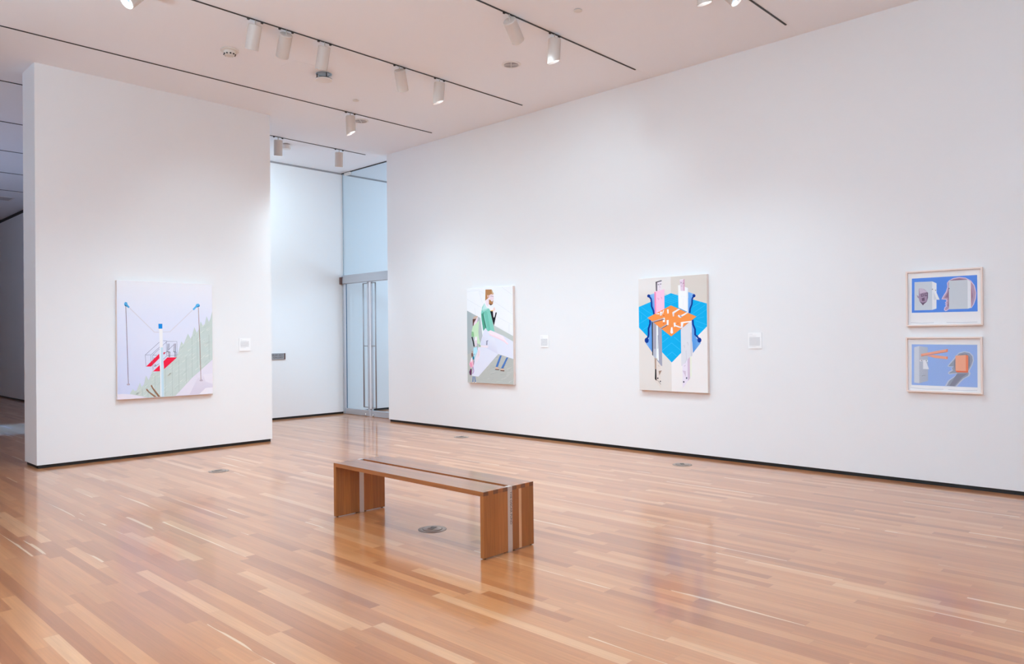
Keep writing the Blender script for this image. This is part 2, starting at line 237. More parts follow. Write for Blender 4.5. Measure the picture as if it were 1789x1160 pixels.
ART['family'] = [
(1,(229,231,239),[(0,1),(1,1),(1,0),(0,0)]),
(2,(211,214,220),[(0.0022,0.8915),(0.3253,0.7947),(0.3282,0.7969),(0.0051,0.8937)]),
(2,(211,214,220),[(0.2724,0.9793),(0.347,0.8419),(0.3523,0.8424),(0.2777,0.9799)]),
(2,(211,214,220),[(0.2736,0.9759),(0.3939,0.9385),(0.3968,0.9407),(0.2764,0.9781)]),
(2,(211,214,220),[(0.7697,0.9938),(0.991,0.9064),(0.9941,0.9083),(0.7729,0.9958)]),
(2,(211,214,220),[(0.6083,0.8504),(0.9927,0.7105),(0.9957,0.7125),(0.6114,0.8524)]),
(2,(211,214,220),[(0.9838,0.8474),(0.9613,0.7323),(0.9664,0.732),(0.9889,0.8471)]),
(2,(211,214,220),[(0.6906,0.6849),(0.986,0.6051),(0.9884,0.6073),(0.6931,0.6872)]),
(2,(211,214,220),[(0.918,0.6171),(0.9111,0.5213),(0.9163,0.5212),(0.9231,0.6169)]),
(2,(211,214,220),[(0.1796,0.7935),(0.1893,0.7199),(0.1949,0.72),(0.1852,0.7936)]),
(2,(211,214,220),[(0.0055,0.9707),(0.2643,0.9786),(0.2636,0.9813),(0.0048,0.9733)]),
(3,(179,182,177),[(0,0.5212),(1,0.3043),(1,0),(0,0)]),
(4,[(160,170,173),(176,184,188),(182,188,190),(165,175,177)],[(0,0.7699),(0.3026,0.6868),(0.3633,0.4051),(0,0.2988)]),
(5,(184,190,187),[(0.5412,0.6189),(0.6265,0.5974),(1,0.4924),(1,0.3902),(0.5391,0.5082)]),
(6,(196,198,194),[(0.9029,0.0195),(1,0.0525),(1,0.0534),(0.8974,0.0251)]),
(6,(196,198,194),[(0.8647,0.1507),(0.9805,0.1824),(0.9796,0.1833),(0.8588,0.1567)]),
(6,(196,198,194),[(0.4457,0.0448),(0.5374,0.0602),(0.5368,0.0612),(0.4433,0.0492)]),
(6,(196,198,194),[(0.5773,0.3313),(0.701,0.3442),(0.7006,0.3452),(0.576,0.3347)]),
(6,(164,168,164),[(0.5018,0.1598),(0.6621,0.172),(0.6619,0.173),(0.5008,0.1644)]),
(6,(164,168,164),[(0.7727,0.1946),(0.8938,0.227),(0.8929,0.2279),(0.7676,0.1998)]),
(6,(196,198,194),[(0.4873,0.3324),(0.6453,0.3566),(0.6447,0.3576),(0.4853,0.3356)]),
(6,(170,173,168),[(0.6859,0.1627),(0.7786,0.1882),(0.7777,0.1891),(0.6807,0.168)]),
(6,(164,168,164),[(0.8923,0.2498),(1,0.2661),(1,0.2671),(0.8907,0.2541)]),
(6,(196,198,194),[(0.6242,0.2525),(0.7022,0.2659),(0.7016,0.2669),(0.6216,0.2569)]),
(6,(164,168,164),[(0.0922,0.2954),(0.2542,0.311),(0.2538,0.312),(0.0905,0.3002)]),
(6,(170,173,168),[(0.1841,0.1091),(0.3447,0.1427),(0.3439,0.1436),(0.1794,0.1151)]),
(6,(196,198,194),[(0.7411,0.0488),(0.8494,0.0634),(0.849,0.0643),(0.7392,0.0536)]),
(6,(190,193,188),[(0.6464,0.1659),(0.7363,0.1888),(0.7354,0.1897),(0.6432,0.1692)]),
(6,(170,173,168),[(0.411,0.2535),(0.4832,0.2742),(0.4822,0.2751),(0.4062,0.258)]),
(6,(196,198,194),[(0.1785,0.2605),(0.2541,0.2807),(0.2531,0.2817),(0.175,0.2637)]),
(6,(164,168,164),[(0.9032,0.1384),(0.9829,0.1648),(0.9818,0.1657),(0.8987,0.1421)]),
(6,(196,198,194),[(0.8532,0.0892),(0.9616,0.1184),(0.9608,0.1193),(0.8482,0.0945)]),
(6,(170,173,168),[(0.8229,0.3364),(0.907,0.3685),(0.9058,0.3693),(0.8171,0.3403)]),
(6,(190,193,188),[(0.6399,0.3496),(0.7339,0.3808),(0.7328,0.3816),(0.6331,0.355)]),
(6,(170,173,168),[(0.6047,0.2665),(0.7624,0.2932),(0.7619,0.2942),(0.6008,0.2731)]),
(6,(190,193,188),[(0.812,0.063),(0.9093,0.0962),(0.9082,0.097),(0.808,0.066)]),
(6,(170,173,168),[(0.1146,0.2829),(0.2508,0.3071),(0.2501,0.3081),(0.1111,0.288)]),
(6,(190,193,188),[(0.6877,0.2753),(0.7642,0.2874),(0.7637,0.2884),(0.6845,0.2822)]),
(6,(170,173,168),[(0.0871,0.1652),(0.1583,0.1957),(0.1569,0.1965),(0.0811,0.1686)]),
(6,(190,193,188),[(0.2887,0.2089),(0.408,0.2428),(0.407,0.2437),(0.2832,0.2138)]),
(6,(190,193,188),[(0.9383,0.1445),(1,0.1664),(1,0.1673),(0.9353,0.1491)]),
(6,(196,198,194),[(0.2767,0.401),(0.3489,0.4151),(0.3482,0.4161),(0.2729,0.4063)]),
(6,(164,168,164),[(0.7274,0.0937),(0.8723,0.1048),(0.8721,0.1058),(0.7265,0.0984)]),
(6,(164,168,164),[(0.5121,0.1787),(0.611,0.1876),(0.6107,0.1886),(0.5111,0.1826)]),
(6,(196,198,194),[(0.6623,0.3349),(0.8297,0.358),(0.8292,0.359),(0.6598,0.3399)]),
(6,(164,168,164),[(0.0492,0.3408),(0.1403,0.3591),(0.1395,0.3601),(0.0457,0.3452)]),
(6,(196,198,194),[(0.8623,0.1127),(0.9961,0.1365),(0.9956,0.1375),(0.8592,0.1178)]),
(6,(190,193,188),[(0.1303,0.0465),(0.2777,0.0795),(0.2769,0.0805),(0.1264,0.051)]),
(6,(170,173,168),[(0.1094,0.0068),(0.2602,0.0209),(0.2599,0.0219),(0.1085,0.0102)]),
(6,(170,173,168),[(0.1401,0.1119),(0.2388,0.1412),(0.2378,0.1421),(0.1345,0.1167)]),
(6,(190,193,188),[(0.8006,0.0571),(0.905,0.0915),(0.904,0.0923),(0.794,0.0627)]),
(6,(170,173,168),[(0.5262,0.0342),(0.5964,0.0543),(0.5955,0.0552),(0.5211,0.0392)]),
(6,(196,198,194),[(0.779,0.2108),(0.872,0.2272),(0.8714,0.2282),(0.7767,0.2145)]),
(6,(170,173,168),[(0.2034,0.2033),(0.365,0.22),(0.3647,0.221),(0.202,0.207)]),
(6,(196,198,194),[(0.3829,0.3141),(0.4731,0.3438),(0.4719,0.3446),(0.3792,0.3168)]),
(6,(190,193,188),[(0.1654,0.1409),(0.3006,0.1595),(0.3002,0.1605),(0.1627,0.1467)]),
(6,(196,198,194),[(0.408,0.1657),(0.4972,0.1949),(0.496,0.1958),(0.4038,0.1688)]),
(6,(170,173,168),[(0.9533,0.3281),(1,0.3396),(1,0.3406),(0.9511,0.3329)]),
(6,(170,173,168),[(0.7737,0.3526),(0.9363,0.3786),(0.9357,0.3795),(0.7714,0.3563)]),
(6,(196,198,194),[(0.713,0.1733),(0.8759,0.1827),(0.8757,0.1837),(0.7124,0.1779)]),
(6,(196,198,194),[(0.2307,0.0498),(0.3111,0.079),(0.3098,0.0798),(0.2262,0.0528)]),
(6,(170,173,168),[(0.1333,0.041),(0.2095,0.0605),(0.2086,0.0615),(0.1281,0.0467)]),
(6,(190,193,188),[(0.289,0.3252),(0.4467,0.3486),(0.4462,0.3496),(0.2854,0.3318)]),
(6,(190,193,188),[(0.5144,0.1084),(0.6667,0.1296),(0.6662,0.1306),(0.5121,0.1132)]),
(6,(164,168,164),[(0.5192,0.0952),(0.6605,0.1229),(0.6598,0.1238),(0.5148,0.1018)]),
(6,(164,168,164),[(0.4462,0.2648),(0.5524,0.2888),(0.5516,0.2897),(0.4411,0.271)]),
(6,(190,193,188),[(0.6372,0.0191),(0.7823,0.0332),(0.7821,0.0342),(0.6357,0.0255)]),
(6,(170,173,168),[(0.5409,0.2705),(0.6695,0.2889),(0.669,0.2899),(0.5388,0.2746)]),
(6,(170,173,168),[(0.4857,0.0544),(0.5914,0.0667),(0.591,0.0677),(0.4843,0.0583)]),
(6,(190,193,188),[(0.5609,0.1109),(0.6374,0.135),(0.6364,0.1359),(0.5548,0.1162)]),
(6,(190,193,188),[(0.2014,0.065),(0.2774,0.0875),(0.2765,0.0884),(0.195,0.0711)]),
(6,(170,173,168),[(0.4322,0.1352),(0.5194,0.1505),(0.5188,0.1515),(0.4301,0.1385)]),
(6,(170,173,168),[(0.8031,0.255),(0.9367,0.2772),(0.9361,0.2781),(0.8003,0.2597)]),
(6,(164,168,164),[(0.5674,0.1679),(0.6539,0.1817),(0.6534,0.1827),(0.5642,0.1749)]),
(7,(216,219,233),[(0.3995,0.5816),(0.475,0.5447),(0.5239,0.5572),(0.6094,0.5386),(0.7936,0.4966),(0.9975,0.4369),(1,0.2611),(0.6849,0.3096),(0.2464,0.068),(0.0953,0.0742),(0.1547,0.2357),(0.2523,0.3779),(0.2975,0.4197),(0.3487,0.5082)]),
(8,[(214,216,230),(222,224,236),(208,210,228),(205,207,226)],[(0.3484,0.4926),(0.6029,0.476),(0.6743,0.3095),(0.2972,0.4041)]),
(9,(172,122,78),[(0.4213,0.9818),(0.5533,0.9788),(0.5745,0.9627),(0.5952,0.9287),(0.5253,0.9204),(0.4979,0.898),(0.4136,0.8655)]),
(10,(196,166,132),[(0.5533,0.9788),(0.5965,0.9379),(0.5984,0.9235),(0.56,0.9349)]),
(11,(226,206,214),[(0.5015,0.9211),(0.547,0.9301),(0.5951,0.9195),(0.6018,0.8772),(0.5757,0.8563),(0.5244,0.873),(0.4946,0.8955)]),
(12,(168,118,74),[(0.4953,0.8784),(0.5297,0.8688),(0.5616,0.8515),(0.5909,0.8673),(0.5794,0.8265),(0.5362,0.813),(0.4944,0.8274)]),
(13,(98,64,50),[(0.4944,0.8294),(0.529,0.8307),(0.5687,0.8247),(0.5362,0.812)]),
(14,(150,138,150),[(0.5248,0.9088),(0.5617,0.9068),(0.5638,0.9113),(0.5254,0.9134)]),
(14,(150,138,150),[(0.5617,0.9068),(0.5918,0.9),(0.5956,0.9042),(0.5638,0.9113)]),
(15,(120,100,110),[(0.5626,0.847),(0.5873,0.8505),(0.5853,0.8534),(0.5606,0.8499)]),
(16,(229,213,223),[(0.4157,0.8613),(0.4967,0.8954),(0.4955,0.8284),(0.4689,0.7954),(0.4314,0.8247)]),
(17,(216,176,162),[(0.4582,0.9223),(0.4929,0.9223),(0.487,0.8957),(0.4621,0.8984)]),
(18,(127,197,182),[(0.3989,0.841),(0.4524,0.788),(0.4925,0.783),(0.5276,0.7555),(0.6115,0.5386),(0.5184,0.5557),(0.4695,0.5437),(0.4103,0.5789),(0.3659,0.5455),(0.3245,0.6761),(0.3201,0.7386),(0.3467,0.8006)]),
(19,[(196,222,222),(200,226,226),(160,208,200),(130,196,182),(170,212,206)],[(0.3989,0.841),(0.4524,0.788),(0.4849,0.7822),(0.3917,0.7477),(0.3395,0.7695)]),
(20,(76,152,127),[(0.3862,0.7478),(0.3233,0.7282),(0.3682,0.5507),(0.4103,0.5789),(0.4024,0.6231),(0.3686,0.6858)]),
(21,(48,104,86),[(0.3519,0.7216),(0.3919,0.6326),(0.409,0.6343),(0.3691,0.7231)]),
(21,(48,104,86),[(0.3919,0.6326),(0.4182,0.5779),(0.4352,0.5796),(0.409,0.6343)]),
(22,(112,188,168),[(0.3862,0.7478),(0.4302,0.7626),(0.5238,0.5567),(0.4695,0.5437)]),
(23,(98,170,150),[(0.443,0.7465),(0.5047,0.57),(0.5111,0.5705),(0.4494,0.747)]),
(24,(236,229,236),[(0.5172,0.7789),(0.6194,0.7922),(0.653,0.7634),(0.6152,0.6811),(0.5805,0.7109),(0.5866,0.7534)]),
(25,(232,206,200),[(0.5872,0.7852),(0.6194,0.7922),(0.6296,0.7639),(0.5973,0.7542)]),
(26,(243,186,112),[(0.5277,0.7617),(0.5868,0.7647),(0.5865,0.7493),(0.5329,0.7534)]),
(27,(24,21,30),[(0.52,0.7547),(0.578,0.752),(0.5908,0.6876),(0.6122,0.6898),(0.6376,0.7391),(0.6631,0.7376),(0.5966,0.5977)]),
(28,(236,222,230),[(0.4619,0.5438),(0.5271,0.5557),(0.7936,0.4915),(0.845,0.4498),(0.9045,0.4143),(0.8858,0.4077),(0.8083,0.4397),(0.5389,0.4968)]),
(29,(236,206,217),[(0.4923,0.5085),(0.6629,0.4718),(0.6706,0.4797),(0.4998,0.5165)]),
(29,(236,206,217),[(0.6629,0.4718),(0.8109,0.437),(0.8204,0.4444),(0.6706,0.4797)]),
(29,(236,206,217),[(0.8109,0.437),(0.8798,0.4061),(0.8918,0.4124),(0.8204,0.4444)]),
(30,(200,171,152),[(0.1639,0.7047),(0.2454,0.7096),(0.2271,0.6827),(0.1331,0.6799)]),
(31,(94,56,50),[(0.1296,0.6773),(0.2115,0.6803),(0.1906,0.6413),(0.1315,0.5989)]),
(32,(228,208,218),[(0.1592,0.6364),(0.2386,0.7009),(0.2494,0.6876),(0.2332,0.6512),(0.2009,0.5966),(0.1425,0.5867)]),
(33,(192,222,187),[(0.1315,0.5999),(0.28,0.6621),(0.2577,0.5411),(0.2676,0.4783),(0.3029,0.4145),(0.2419,0.4135),(0.1758,0.4566),(0.1488,0.5093),(0.1046,0.5475)]),
(34,(140,188,140),[(0.1046,0.5475),(0.1517,0.5392),(0.1599,0.4998),(0.1257,0.4789),(0.098,0.5001)]),
(35,(28,28,33),[(0.0981,0.4869),(0.123,0.4396),(0.1494,0.4423),(0.1244,0.4899)]),
(35,(28,28,33),[(0.123,0.4396),(0.1444,0.3845),(0.1709,0.3869),(0.1494,0.4423)]),
(36,(233,229,237),[(0.1787,0.4881),(0.229,0.4921),(0.2282,0.4512),(0.1667,0.4503)]),
(37,(222,206,217),[(0.1668,0.4514),(0.2282,0.4523),(0.2192,0.391),(0.18,0.3815)]),
(38,(142,186,137),[(0.2695,0.4025),(0.3049,0.4025),(0.3045,0.3822),(0.2724,0.3821)]),
(39,(231,219,226),[(0.3026,0.3999),(0.4396,0.3974),(0.4754,0.3964),(0.4576,0.372),(0.3023,0.3822)]),
(40,(132,135,160),[(0.4516,0.4014),(0.4541,0.4428),(0.4313,0.4462),(0.4277,0.4017)]),
(40,(132,135,160),[(0.4541,0.4428),(0.4716,0.4409),(0.4681,0.4521),(0.4313,0.4462)]),
(41,(226,219,231),[(0.2412,0.3753),(0.28,0.3727),(0.298,0.331),(0.2745,0.263),(0.199,0.2099),(0.1889,0.2676),(0.2349,0.336)]),
(42,(176,221,233),[(0.1439,0.3714),(0.2191,0.3831),(0.2315,0.336),(0.1918,0.2991),(0.1549,0.2436),(0.1363,0.2724)]),
(43,(226,208,216),[(0.2518,0.3518),(0.2738,0.3414),(0.2673,0.2891),(0.2336,0.2731)]),
(44,(24,120,150),[(0.1218,0.2776),(0.1578,0.2805),(0.1584,0.2516),(0.1402,0.2419),(0.1214,0.2555)]),
(45,(176,152,142),[(0.1004,0.3381),(0.1308,0.3367),(0.1281,0.3135),(0.0966,0.3133)]),
(46,(108,58,48),[(0.0943,0.3144),(0.127,0.3145),(0.1263,0.2776),(0.0992,0.2764)]),
(47,(60,90,120),[(0.1507,0.31),(0.1332,0.2783),(0.1441,0.2771),(0.1616,0.3088)]),
(48,(242,180,196),[(0.0933,0.2642),(0.1212,0.246),(0.1505,0.1936),(0.123,0.1643),(0.0743,0.1584),(0.0445,0.1977)]),
(49,(226,140,170),[(0.0584,0.2137),(0.0979,0.2088),(0.1028,0.172),(0.0744,0.161)]),
(50,(232,222,230),[(0.0934,0.2669),(0.1181,0.2618),(0.1095,0.2248),(0.0757,0.2271)]),
(51,(94,44,84),[(0.0685,0.1488),(0.0978,0.1455),(0.092,0.0821),(0.0558,0.0804),(0.0405,0.1129)]),
(52,(182,142,192),[(0.116,0.1712),(0.1351,0.1251),(0.1542,0.1251),(0.1348,0.1732)]),
(52,(182,142,192),[(0.1351,0.1251),(0.1094,0.0973),(0.127,0.0941),(0.1542,0.1251)]),
(53,(90,60,100),[(0.1497,0.236),(0.1376,0.1938),(0.1477,0.1933),(0.1597,0.2355)]),
(54,(70,106,172),[(0.1205,0.067),(0.1114,0.0061),(0.1283,0.006),(0.1373,0.0668)]),
(54,(70,106,172),[(0.1543,0.0668),(0.1722,0.0066),(0.1888,0.0081),(0.171,0.0682)]),
(55,(236,236,240),[(0.1457,0.003),(0.1438,0.0002),(0.1388,0),(0.1316,0),(0.1235,0),(0.1163,0),(0.1114,0),(0.1096,0.0022),(0.1115,0.005),(0.1165,0.0073),(0.1238,0.0086),(0.1318,0.0088),(0.139,0.0078),(0.1439,0.0057)]),
(55,(236,236,240),[(0.205,0.0042),(0.2032,0.0015),(0.1982,0),(0.191,0),(0.183,0),(0.1759,0),(0.171,0.0008),(0.1692,0.0035),(0.1711,0.0062),(0.1761,0.0085),(0.1833,0.0099),(0.1913,0.0101),(0.1984,0.009),(0.2033,0.0069)]),
(56,(76,117,182),[(0.7216,0.294),(0.7606,0.2952),(0.674,0.1766),(0.6272,0.1775)]),
(56,(76,117,182),[(0.8606,0.2761),(0.8937,0.2754),(0.7897,0.1643),(0.7414,0.1647)]),
(57,(207,172,152),[(0.6292,0.1724),(0.6718,0.1714),(0.7053,0.1529),(0.6181,0.1497)]),
(57,(207,172,152),[(0.7455,0.1606),(0.7875,0.1602),(0.8186,0.1423),(0.7294,0.1431)]),
(58,(98,78,74),[(0.6161,0.1527),(0.7032,0.1529),(0.6988,0.1447),(0.6202,0.1446)]),
(58,(98,78,74),[(0.7273,0.1441),(0.8165,0.1433),(0.808,0.1341),(0.7303,0.136)])]
ART['table'] = [
(1,(222,217,214),[(0,1),(0.4931,1),(0.4909,0.6177),(0,0.6262)]),
(1,(209,201,192),[(0.4931,1),(1,1),(1,0.6088),(0.4909,0.6177)]),
(2,[(204,198,190),(204,198,190),(222,217,214),(222,217,214)],[(0,0.724),(0.4914,0.7119),(0.4924,0.9),(0,0.9191)]),
(2,(217,211,206),[(0,0.6262),(0.4909,0.6177),(0.4871,0),(0,0)]),
(2,(229,225,224),[(0.4909,0.6177),(1,0.6088),(1,0),(0.4871,0)]),
(3,(0,166,222),[(0.0013,0.7471),(0.4921,0.8554),(0.9985,0.753),(0.9981,0.562),(0.4936,0.2531),(0,0.562)]),
(4,(64,188,232),[(0.3908,0.8519),(0.492,0.826),(0.492,0.8284),(0.3923,0.854)]),
(4,(64,188,232),[(0.492,0.826),(0.6038,0.8461),(0.6024,0.8483),(0.492,0.8284)]),
(4,(64,188,232),[(0.3907,0.8367),(0.4919,0.811),(0.4919,0.8133),(0.3922,0.8389)]),
(4,(64,188,232),[(0.4919,0.811),(0.6037,0.8311),(0.6024,0.8334),(0.4919,0.8133)]),
(4,(64,188,232),[(0.3906,0.8211),(0.4918,0.7955),(0.4918,0.7978),(0.3921,0.8233)]),
(4,(64,188,232),[(0.4918,0.7955),(0.6036,0.8157),(0.6023,0.818),(0.4918,0.7978)]),
(4,(64,188,232),[(0.3905,0.8059),(0.4917,0.7804),(0.4917,0.7828),(0.392,0.8081)]),
(4,(64,188,232),[(0.4917,0.7804),(0.6036,0.8008),(0.6022,0.803),(0.4917,0.7828)]),
(4,(64,188,232),[(0.3904,0.7903),(0.4917,0.7649),(0.4916,0.7672),(0.3919,0.7925)]),
(4,(64,188,232),[(0.4917,0.7649),(0.6035,0.7854),(0.6022,0.7876),(0.4916,0.7672)]),
(4,(64,188,232),[(0.0324,0.7503),(0.1169,0.7096),(0.1193,0.7115),(0.0351,0.7521)]),
(4,(64,188,232),[(0.1169,0.7096),(0.2253,0.6688),(0.2275,0.6708),(0.1193,0.7115)]),
(4,(64,188,232),[(0.0023,0.7121),(0.1415,0.6464),(0.1441,0.6482),(0.005,0.7139)]),
(4,(64,188,232),[(0.1593,0.7809),(0.2008,0.7606),(0.2034,0.7624),(0.1619,0.7827)]),
(4,(64,188,232),[(0.0081,0.595),(0.1439,0.6414),(0.1417,0.6435),(0.0058,0.5971)]),
(4,(64,188,232),[(0.0588,0.5361),(0.1519,0.5738),(0.1495,0.5758),(0.0564,0.5381)]),
(4,(64,188,232),[(0.0396,0.6734),(0.0392,0.6345),(0.0435,0.6344),(0.0438,0.6733)]),
(4,(64,188,232),[(0.7707,0.6586),(0.9906,0.7454),(0.9885,0.7473),(0.7685,0.6606)]),
(4,(64,188,232),[(0.8396,0.6389),(0.998,0.7043),(0.9958,0.7062),(0.8374,0.6408)]),
(4,(64,188,232),[(0.8093,0.727),(0.9157,0.7656),(0.9136,0.7675),(0.8072,0.7289)]),
(4,(64,188,232),[(0.8377,0.6112),(0.9959,0.5724),(0.9973,0.5745),(0.8391,0.6134)]),
(4,(64,188,232),[(0.8528,0.565),(0.9809,0.5361),(0.9822,0.5382),(0.8541,0.5672)]),
(4,(64,188,232),[(0.8617,0.6292),(0.9598,0.6412),(0.959,0.6434),(0.8609,0.6314)]),
(4,(64,188,232),[(0.3595,0.485),(0.4022,0.5046),(0.399,0.5069),(0.3564,0.4874)]),
(4,(64,188,232),[(0.3592,0.4252),(0.4526,0.4696),(0.4495,0.4719),(0.356,0.4276)]),
(4,(64,188,232),[(0.5332,0.4716),(0.624,0.4271),(0.6271,0.4293),(0.5363,0.4739)]),
(4,(64,188,232),[(0.3588,0.3555),(0.4928,0.4221),(0.4928,0.4251),(0.3555,0.3577)]),
(4,(64,188,232),[(0.4928,0.4221),(0.6277,0.3561),(0.6309,0.3584),(0.4928,0.4251)]),
(4,(64,188,232),[(0.4222,0.3059),(0.5007,0.3431),(0.5007,0.3461),(0.419,0.3082)]),
(4,(64,188,232),[(0.5007,0.3431),(0.5655,0.3068),(0.5689,0.309),(0.5007,0.3461)]),
(5,[(110,165,222),(140,184,228),(140,184,228),(80,140,210),(88,148,214),(92,152,216)],[(0.1611,0.8492),(0.2401,0.8611),(0.2542,0.8606),(0.2529,0.6741),(0.2267,0.7082),(0.2023,0.7855)]),
(6,[(110,165,222),(140,184,228),(88,148,214),(80,140,210),(92,152,216)],[(0.7411,0.8581),(0.833,0.8367),(0.7931,0.779),(0.7505,0.6831),(0.7404,0.6833)]),
(7,[(92,152,216),(92,152,216),(84,142,210),(120,170,222),(92,152,216),(92,152,216)],[(0.1762,0.6299),(0.2095,0.6293),(0.2062,0.3386),(0.106,0.4194),(0.1591,0.4673),(0.1503,0.5265)]),
(8,[(92,152,216),(92,152,216),(92,152,216),(120,170,222),(84,142,210),(92,152,216)],[(0.7849,0.6201),(0.8079,0.6197),(0.8442,0.4686),(0.9091,0.4227),(0.7982,0.3359),(0.7843,0.5172)]),
(9,(0,50,136),[(0.1493,0.8379),(0.1827,0.812),(0.2056,0.8171),(0.1693,0.8461)]),
(9,(0,50,136),[(0.1827,0.812),(0.1882,0.7854),(0.2131,0.7858),(0.2056,0.8171)]),
(9,(0,50,136),[(0.1882,0.7854),(0.1898,0.7459),(0.2142,0.7484),(0.2131,0.7858)]),
(9,(0,50,136),[(0.1898,0.7459),(0.2164,0.7087),(0.2403,0.7124),(0.2142,0.7484)]),
(9,(0,50,136),[(0.2164,0.7087),(0.2266,0.6734),(0.2511,0.6754),(0.2403,0.7124)]),
(9,(0,50,136),[(0.8105,0.8274),(0.7865,0.7991),(0.8074,0.7956),(0.8296,0.8211)]),
(9,(0,50,136),[(0.7865,0.7991),(0.781,0.7531),(0.8019,0.7497),(0.8074,0.7956)]),
(9,(0,50,136),[(0.781,0.7531),(0.7555,0.7169),(0.7764,0.7133),(0.8019,0.7497)]),
(9,(0,50,136),[(0.7555,0.7169),(0.7497,0.679),(0.7712,0.6775),(0.7764,0.7133)]),
(9,(0,50,136),[(0.1611,0.6299),(0.1628,0.5952),(0.1891,0.5923),(0.1879,0.6299)]),
(9,(0,50,136),[(0.1628,0.5952),(0.1372,0.5519),(0.1638,0.5494),(0.1891,0.5923)]),
(9,(0,50,136),[(0.1372,0.5519),(0.1367,0.4979),(0.1635,0.4972),(0.1638,0.5494)]),
(9,(0,50,136),[(0.1367,0.4979),(0.1336,0.4854),(0.1585,0.4796),(0.1635,0.4972)]),
(9,(0,50,136),[(0.1336,0.4854),(0.1029,0.4508),(0.127,0.4437),(0.1585,0.4796)]),
(9,(0,50,136),[(0.788,0.6196),(0.792,0.579),(0.8158,0.5821),(0.8124,0.62)]),
(9,(0,50,136),[(0.792,0.579),(0.82,0.5374),(0.844,0.54),(0.8158,0.5821)]),
(9,(0,50,136),[(0.82,0.5374),(0.82,0.4909),(0.8437,0.4944),(0.844,0.54)]),
(9,(0,50,136),[(0.82,0.4909),(0.8468,0.4758),(0.8655,0.4852),(0.8437,0.4944)]),
(9,(0,50,136),[(0.8468,0.4758),(0.8818,0.445),(0.9018,0.4532),(0.8655,0.4852)]),
(10,(0,50,136),[(0.1835,0.8408),(0.1811,0.8346),(0.1743,0.8298),(0.1646,0.8273),(0.1538,0.8276),(0.1441,0.8307),(0.1374,0.8359),(0.135,0.8423),(0.1375,0.8485),(0.1443,0.8533),(0.154,0.8558),(0.1648,0.8554),(0.1745,0.8523),(0.1812,0.8471)]),
(10,(0,50,136),[(0.8437,0.8226),(0.8415,0.8167),(0.8356,0.8121),(0.827,0.8097),(0.8175,0.8099),(0.8089,0.8129),(0.803,0.8178),(0.8009,0.8239),(0.8031,0.8298),(0.809,0.8344),(0.8176,0.8368),(0.8271,0.8365),(0.8357,0.8336),(0.8416,0.8286)]),
(10,(0,50,136),[(0.1519,0.4461),(0.1487,0.4356),(0.1399,0.4272),(0.1271,0.4225),(0.113,0.4225),(0.1003,0.4273),(0.0916,0.4357),(0.0885,0.4463),(0.0917,0.4569),(0.1006,0.4653),(0.1134,0.4699),(0.1275,0.4699),(0.1401,0.4651),(0.1489,0.4566)]),
(10,(0,50,136),[(0.9186,0.4466),(0.9158,0.4375),(0.9079,0.4301),(0.8965,0.4261),(0.8838,0.4261),(0.8724,0.4302),(0.8644,0.4376),(0.8616,0.4468),(0.8645,0.456),(0.8725,0.4633),(0.8839,0.4673),(0.8966,0.4673),(0.908,0.4631),(0.9159,0.4558)]),
(11,(155,155,171),[(0.1994,0.6127),(0.3507,0.5485),(0.3521,0.2193),(0.3221,0.2264),(0.2363,0.297),(0.2043,0.3159)]),
(12,(38,30,36),[(0.1994,0.6127),(0.216,0.6052),(0.2156,0.3109),(0.2026,0.3159)]),
(13,(176,180,192),[(0.2264,0.3714),(0.2628,0.3714),(0.2639,0.2811),(0.2363,0.297),(0.2156,0.3109)]),
(14,(228,233,238),[(0.2713,0.5805),(0.2935,0.573),(0.3035,0.2613),(0.264,0.2886),(0.2683,0.4216)]),
(15,(120,130,150),[(0.2908,0.4916),(0.2857,0.3715),(0.2917,0.3714),(0.2968,0.4915)]),
(16,(210,190,120),[(0.2718,0.2912),(0.2717,0.2736),(0.2786,0.2736),(0.2787,0.2912)]),
(17,(216,206,200),[(0.2363,0.2985),(0.3307,0.2265),(0.3312,0.0252),(0.2367,0.0884)]),
(18,(166,142,126),[(0.2381,0.297),(0.2639,0.2786),(0.2634,0.1931),(0.2408,0.1928)]),
(19,(24,22,25),[(0.2443,0.1944),(0.2633,0.1906),(0.2661,0.087),(0.2385,0.1036)]),
(20,(150,126,112),[(0.2986,0.176),(0.345,0.1817),(0.3061,0.137)]),
(21,(64,62,68),[(0.2948,0.1117),(0.2936,0.1084),(0.2905,0.1057),(0.286,0.1042),(0.281,0.1041),(0.2765,0.1055),(0.2734,0.108),(0.2723,0.1113),(0.2735,0.1146),(0.2766,0.1173),(0.2811,0.1188),(0.2861,0.1189),(0.2906,0.1175),(0.2937,0.115)]),
(21,(64,62,68),[(0.3316,0.0854),(0.3306,0.0825),(0.328,0.0802),(0.3242,0.0789),(0.32,0.0788),(0.3162,0.0799),(0.3136,0.0822),(0.3127,0.085),(0.3136,0.0878),(0.3163,0.0901),(0.3201,0.0915),(0.3243,0.0916),(0.328,0.0904),(0.3306,0.0882)]),
(22,(110,100,100),[(0.272,0.0967),(0.3277,0.0578),(0.3317,0.0598),(0.276,0.0987)]),
(23,(150,140,140),[(0.2905,0.2242),(0.3077,0.2144),(0.3107,0.2162),(0.2936,0.226)]),
(24,(213,213,219),[(0.6308,0.5408),(0.7864,0.6154),(0.7892,0.314),(0.7553,0.2993),(0.6451,0.2252),(0.6328,0.225)]),
(25,(200,200,208),[(0.7682,0.5077),(0.7884,0.5172),(0.7892,0.314),(0.7675,0.3067)]),
(26,(224,217,229),[(0.6493,0.2301),(0.7554,0.3042),(0.7763,0.3043),(0.7758,0.1442),(0.6484,0.0331)]),
(27,(202,182,202),[(0.7229,0.2821),(0.7554,0.3032),(0.7547,0.1219),(0.7238,0.0984)]),
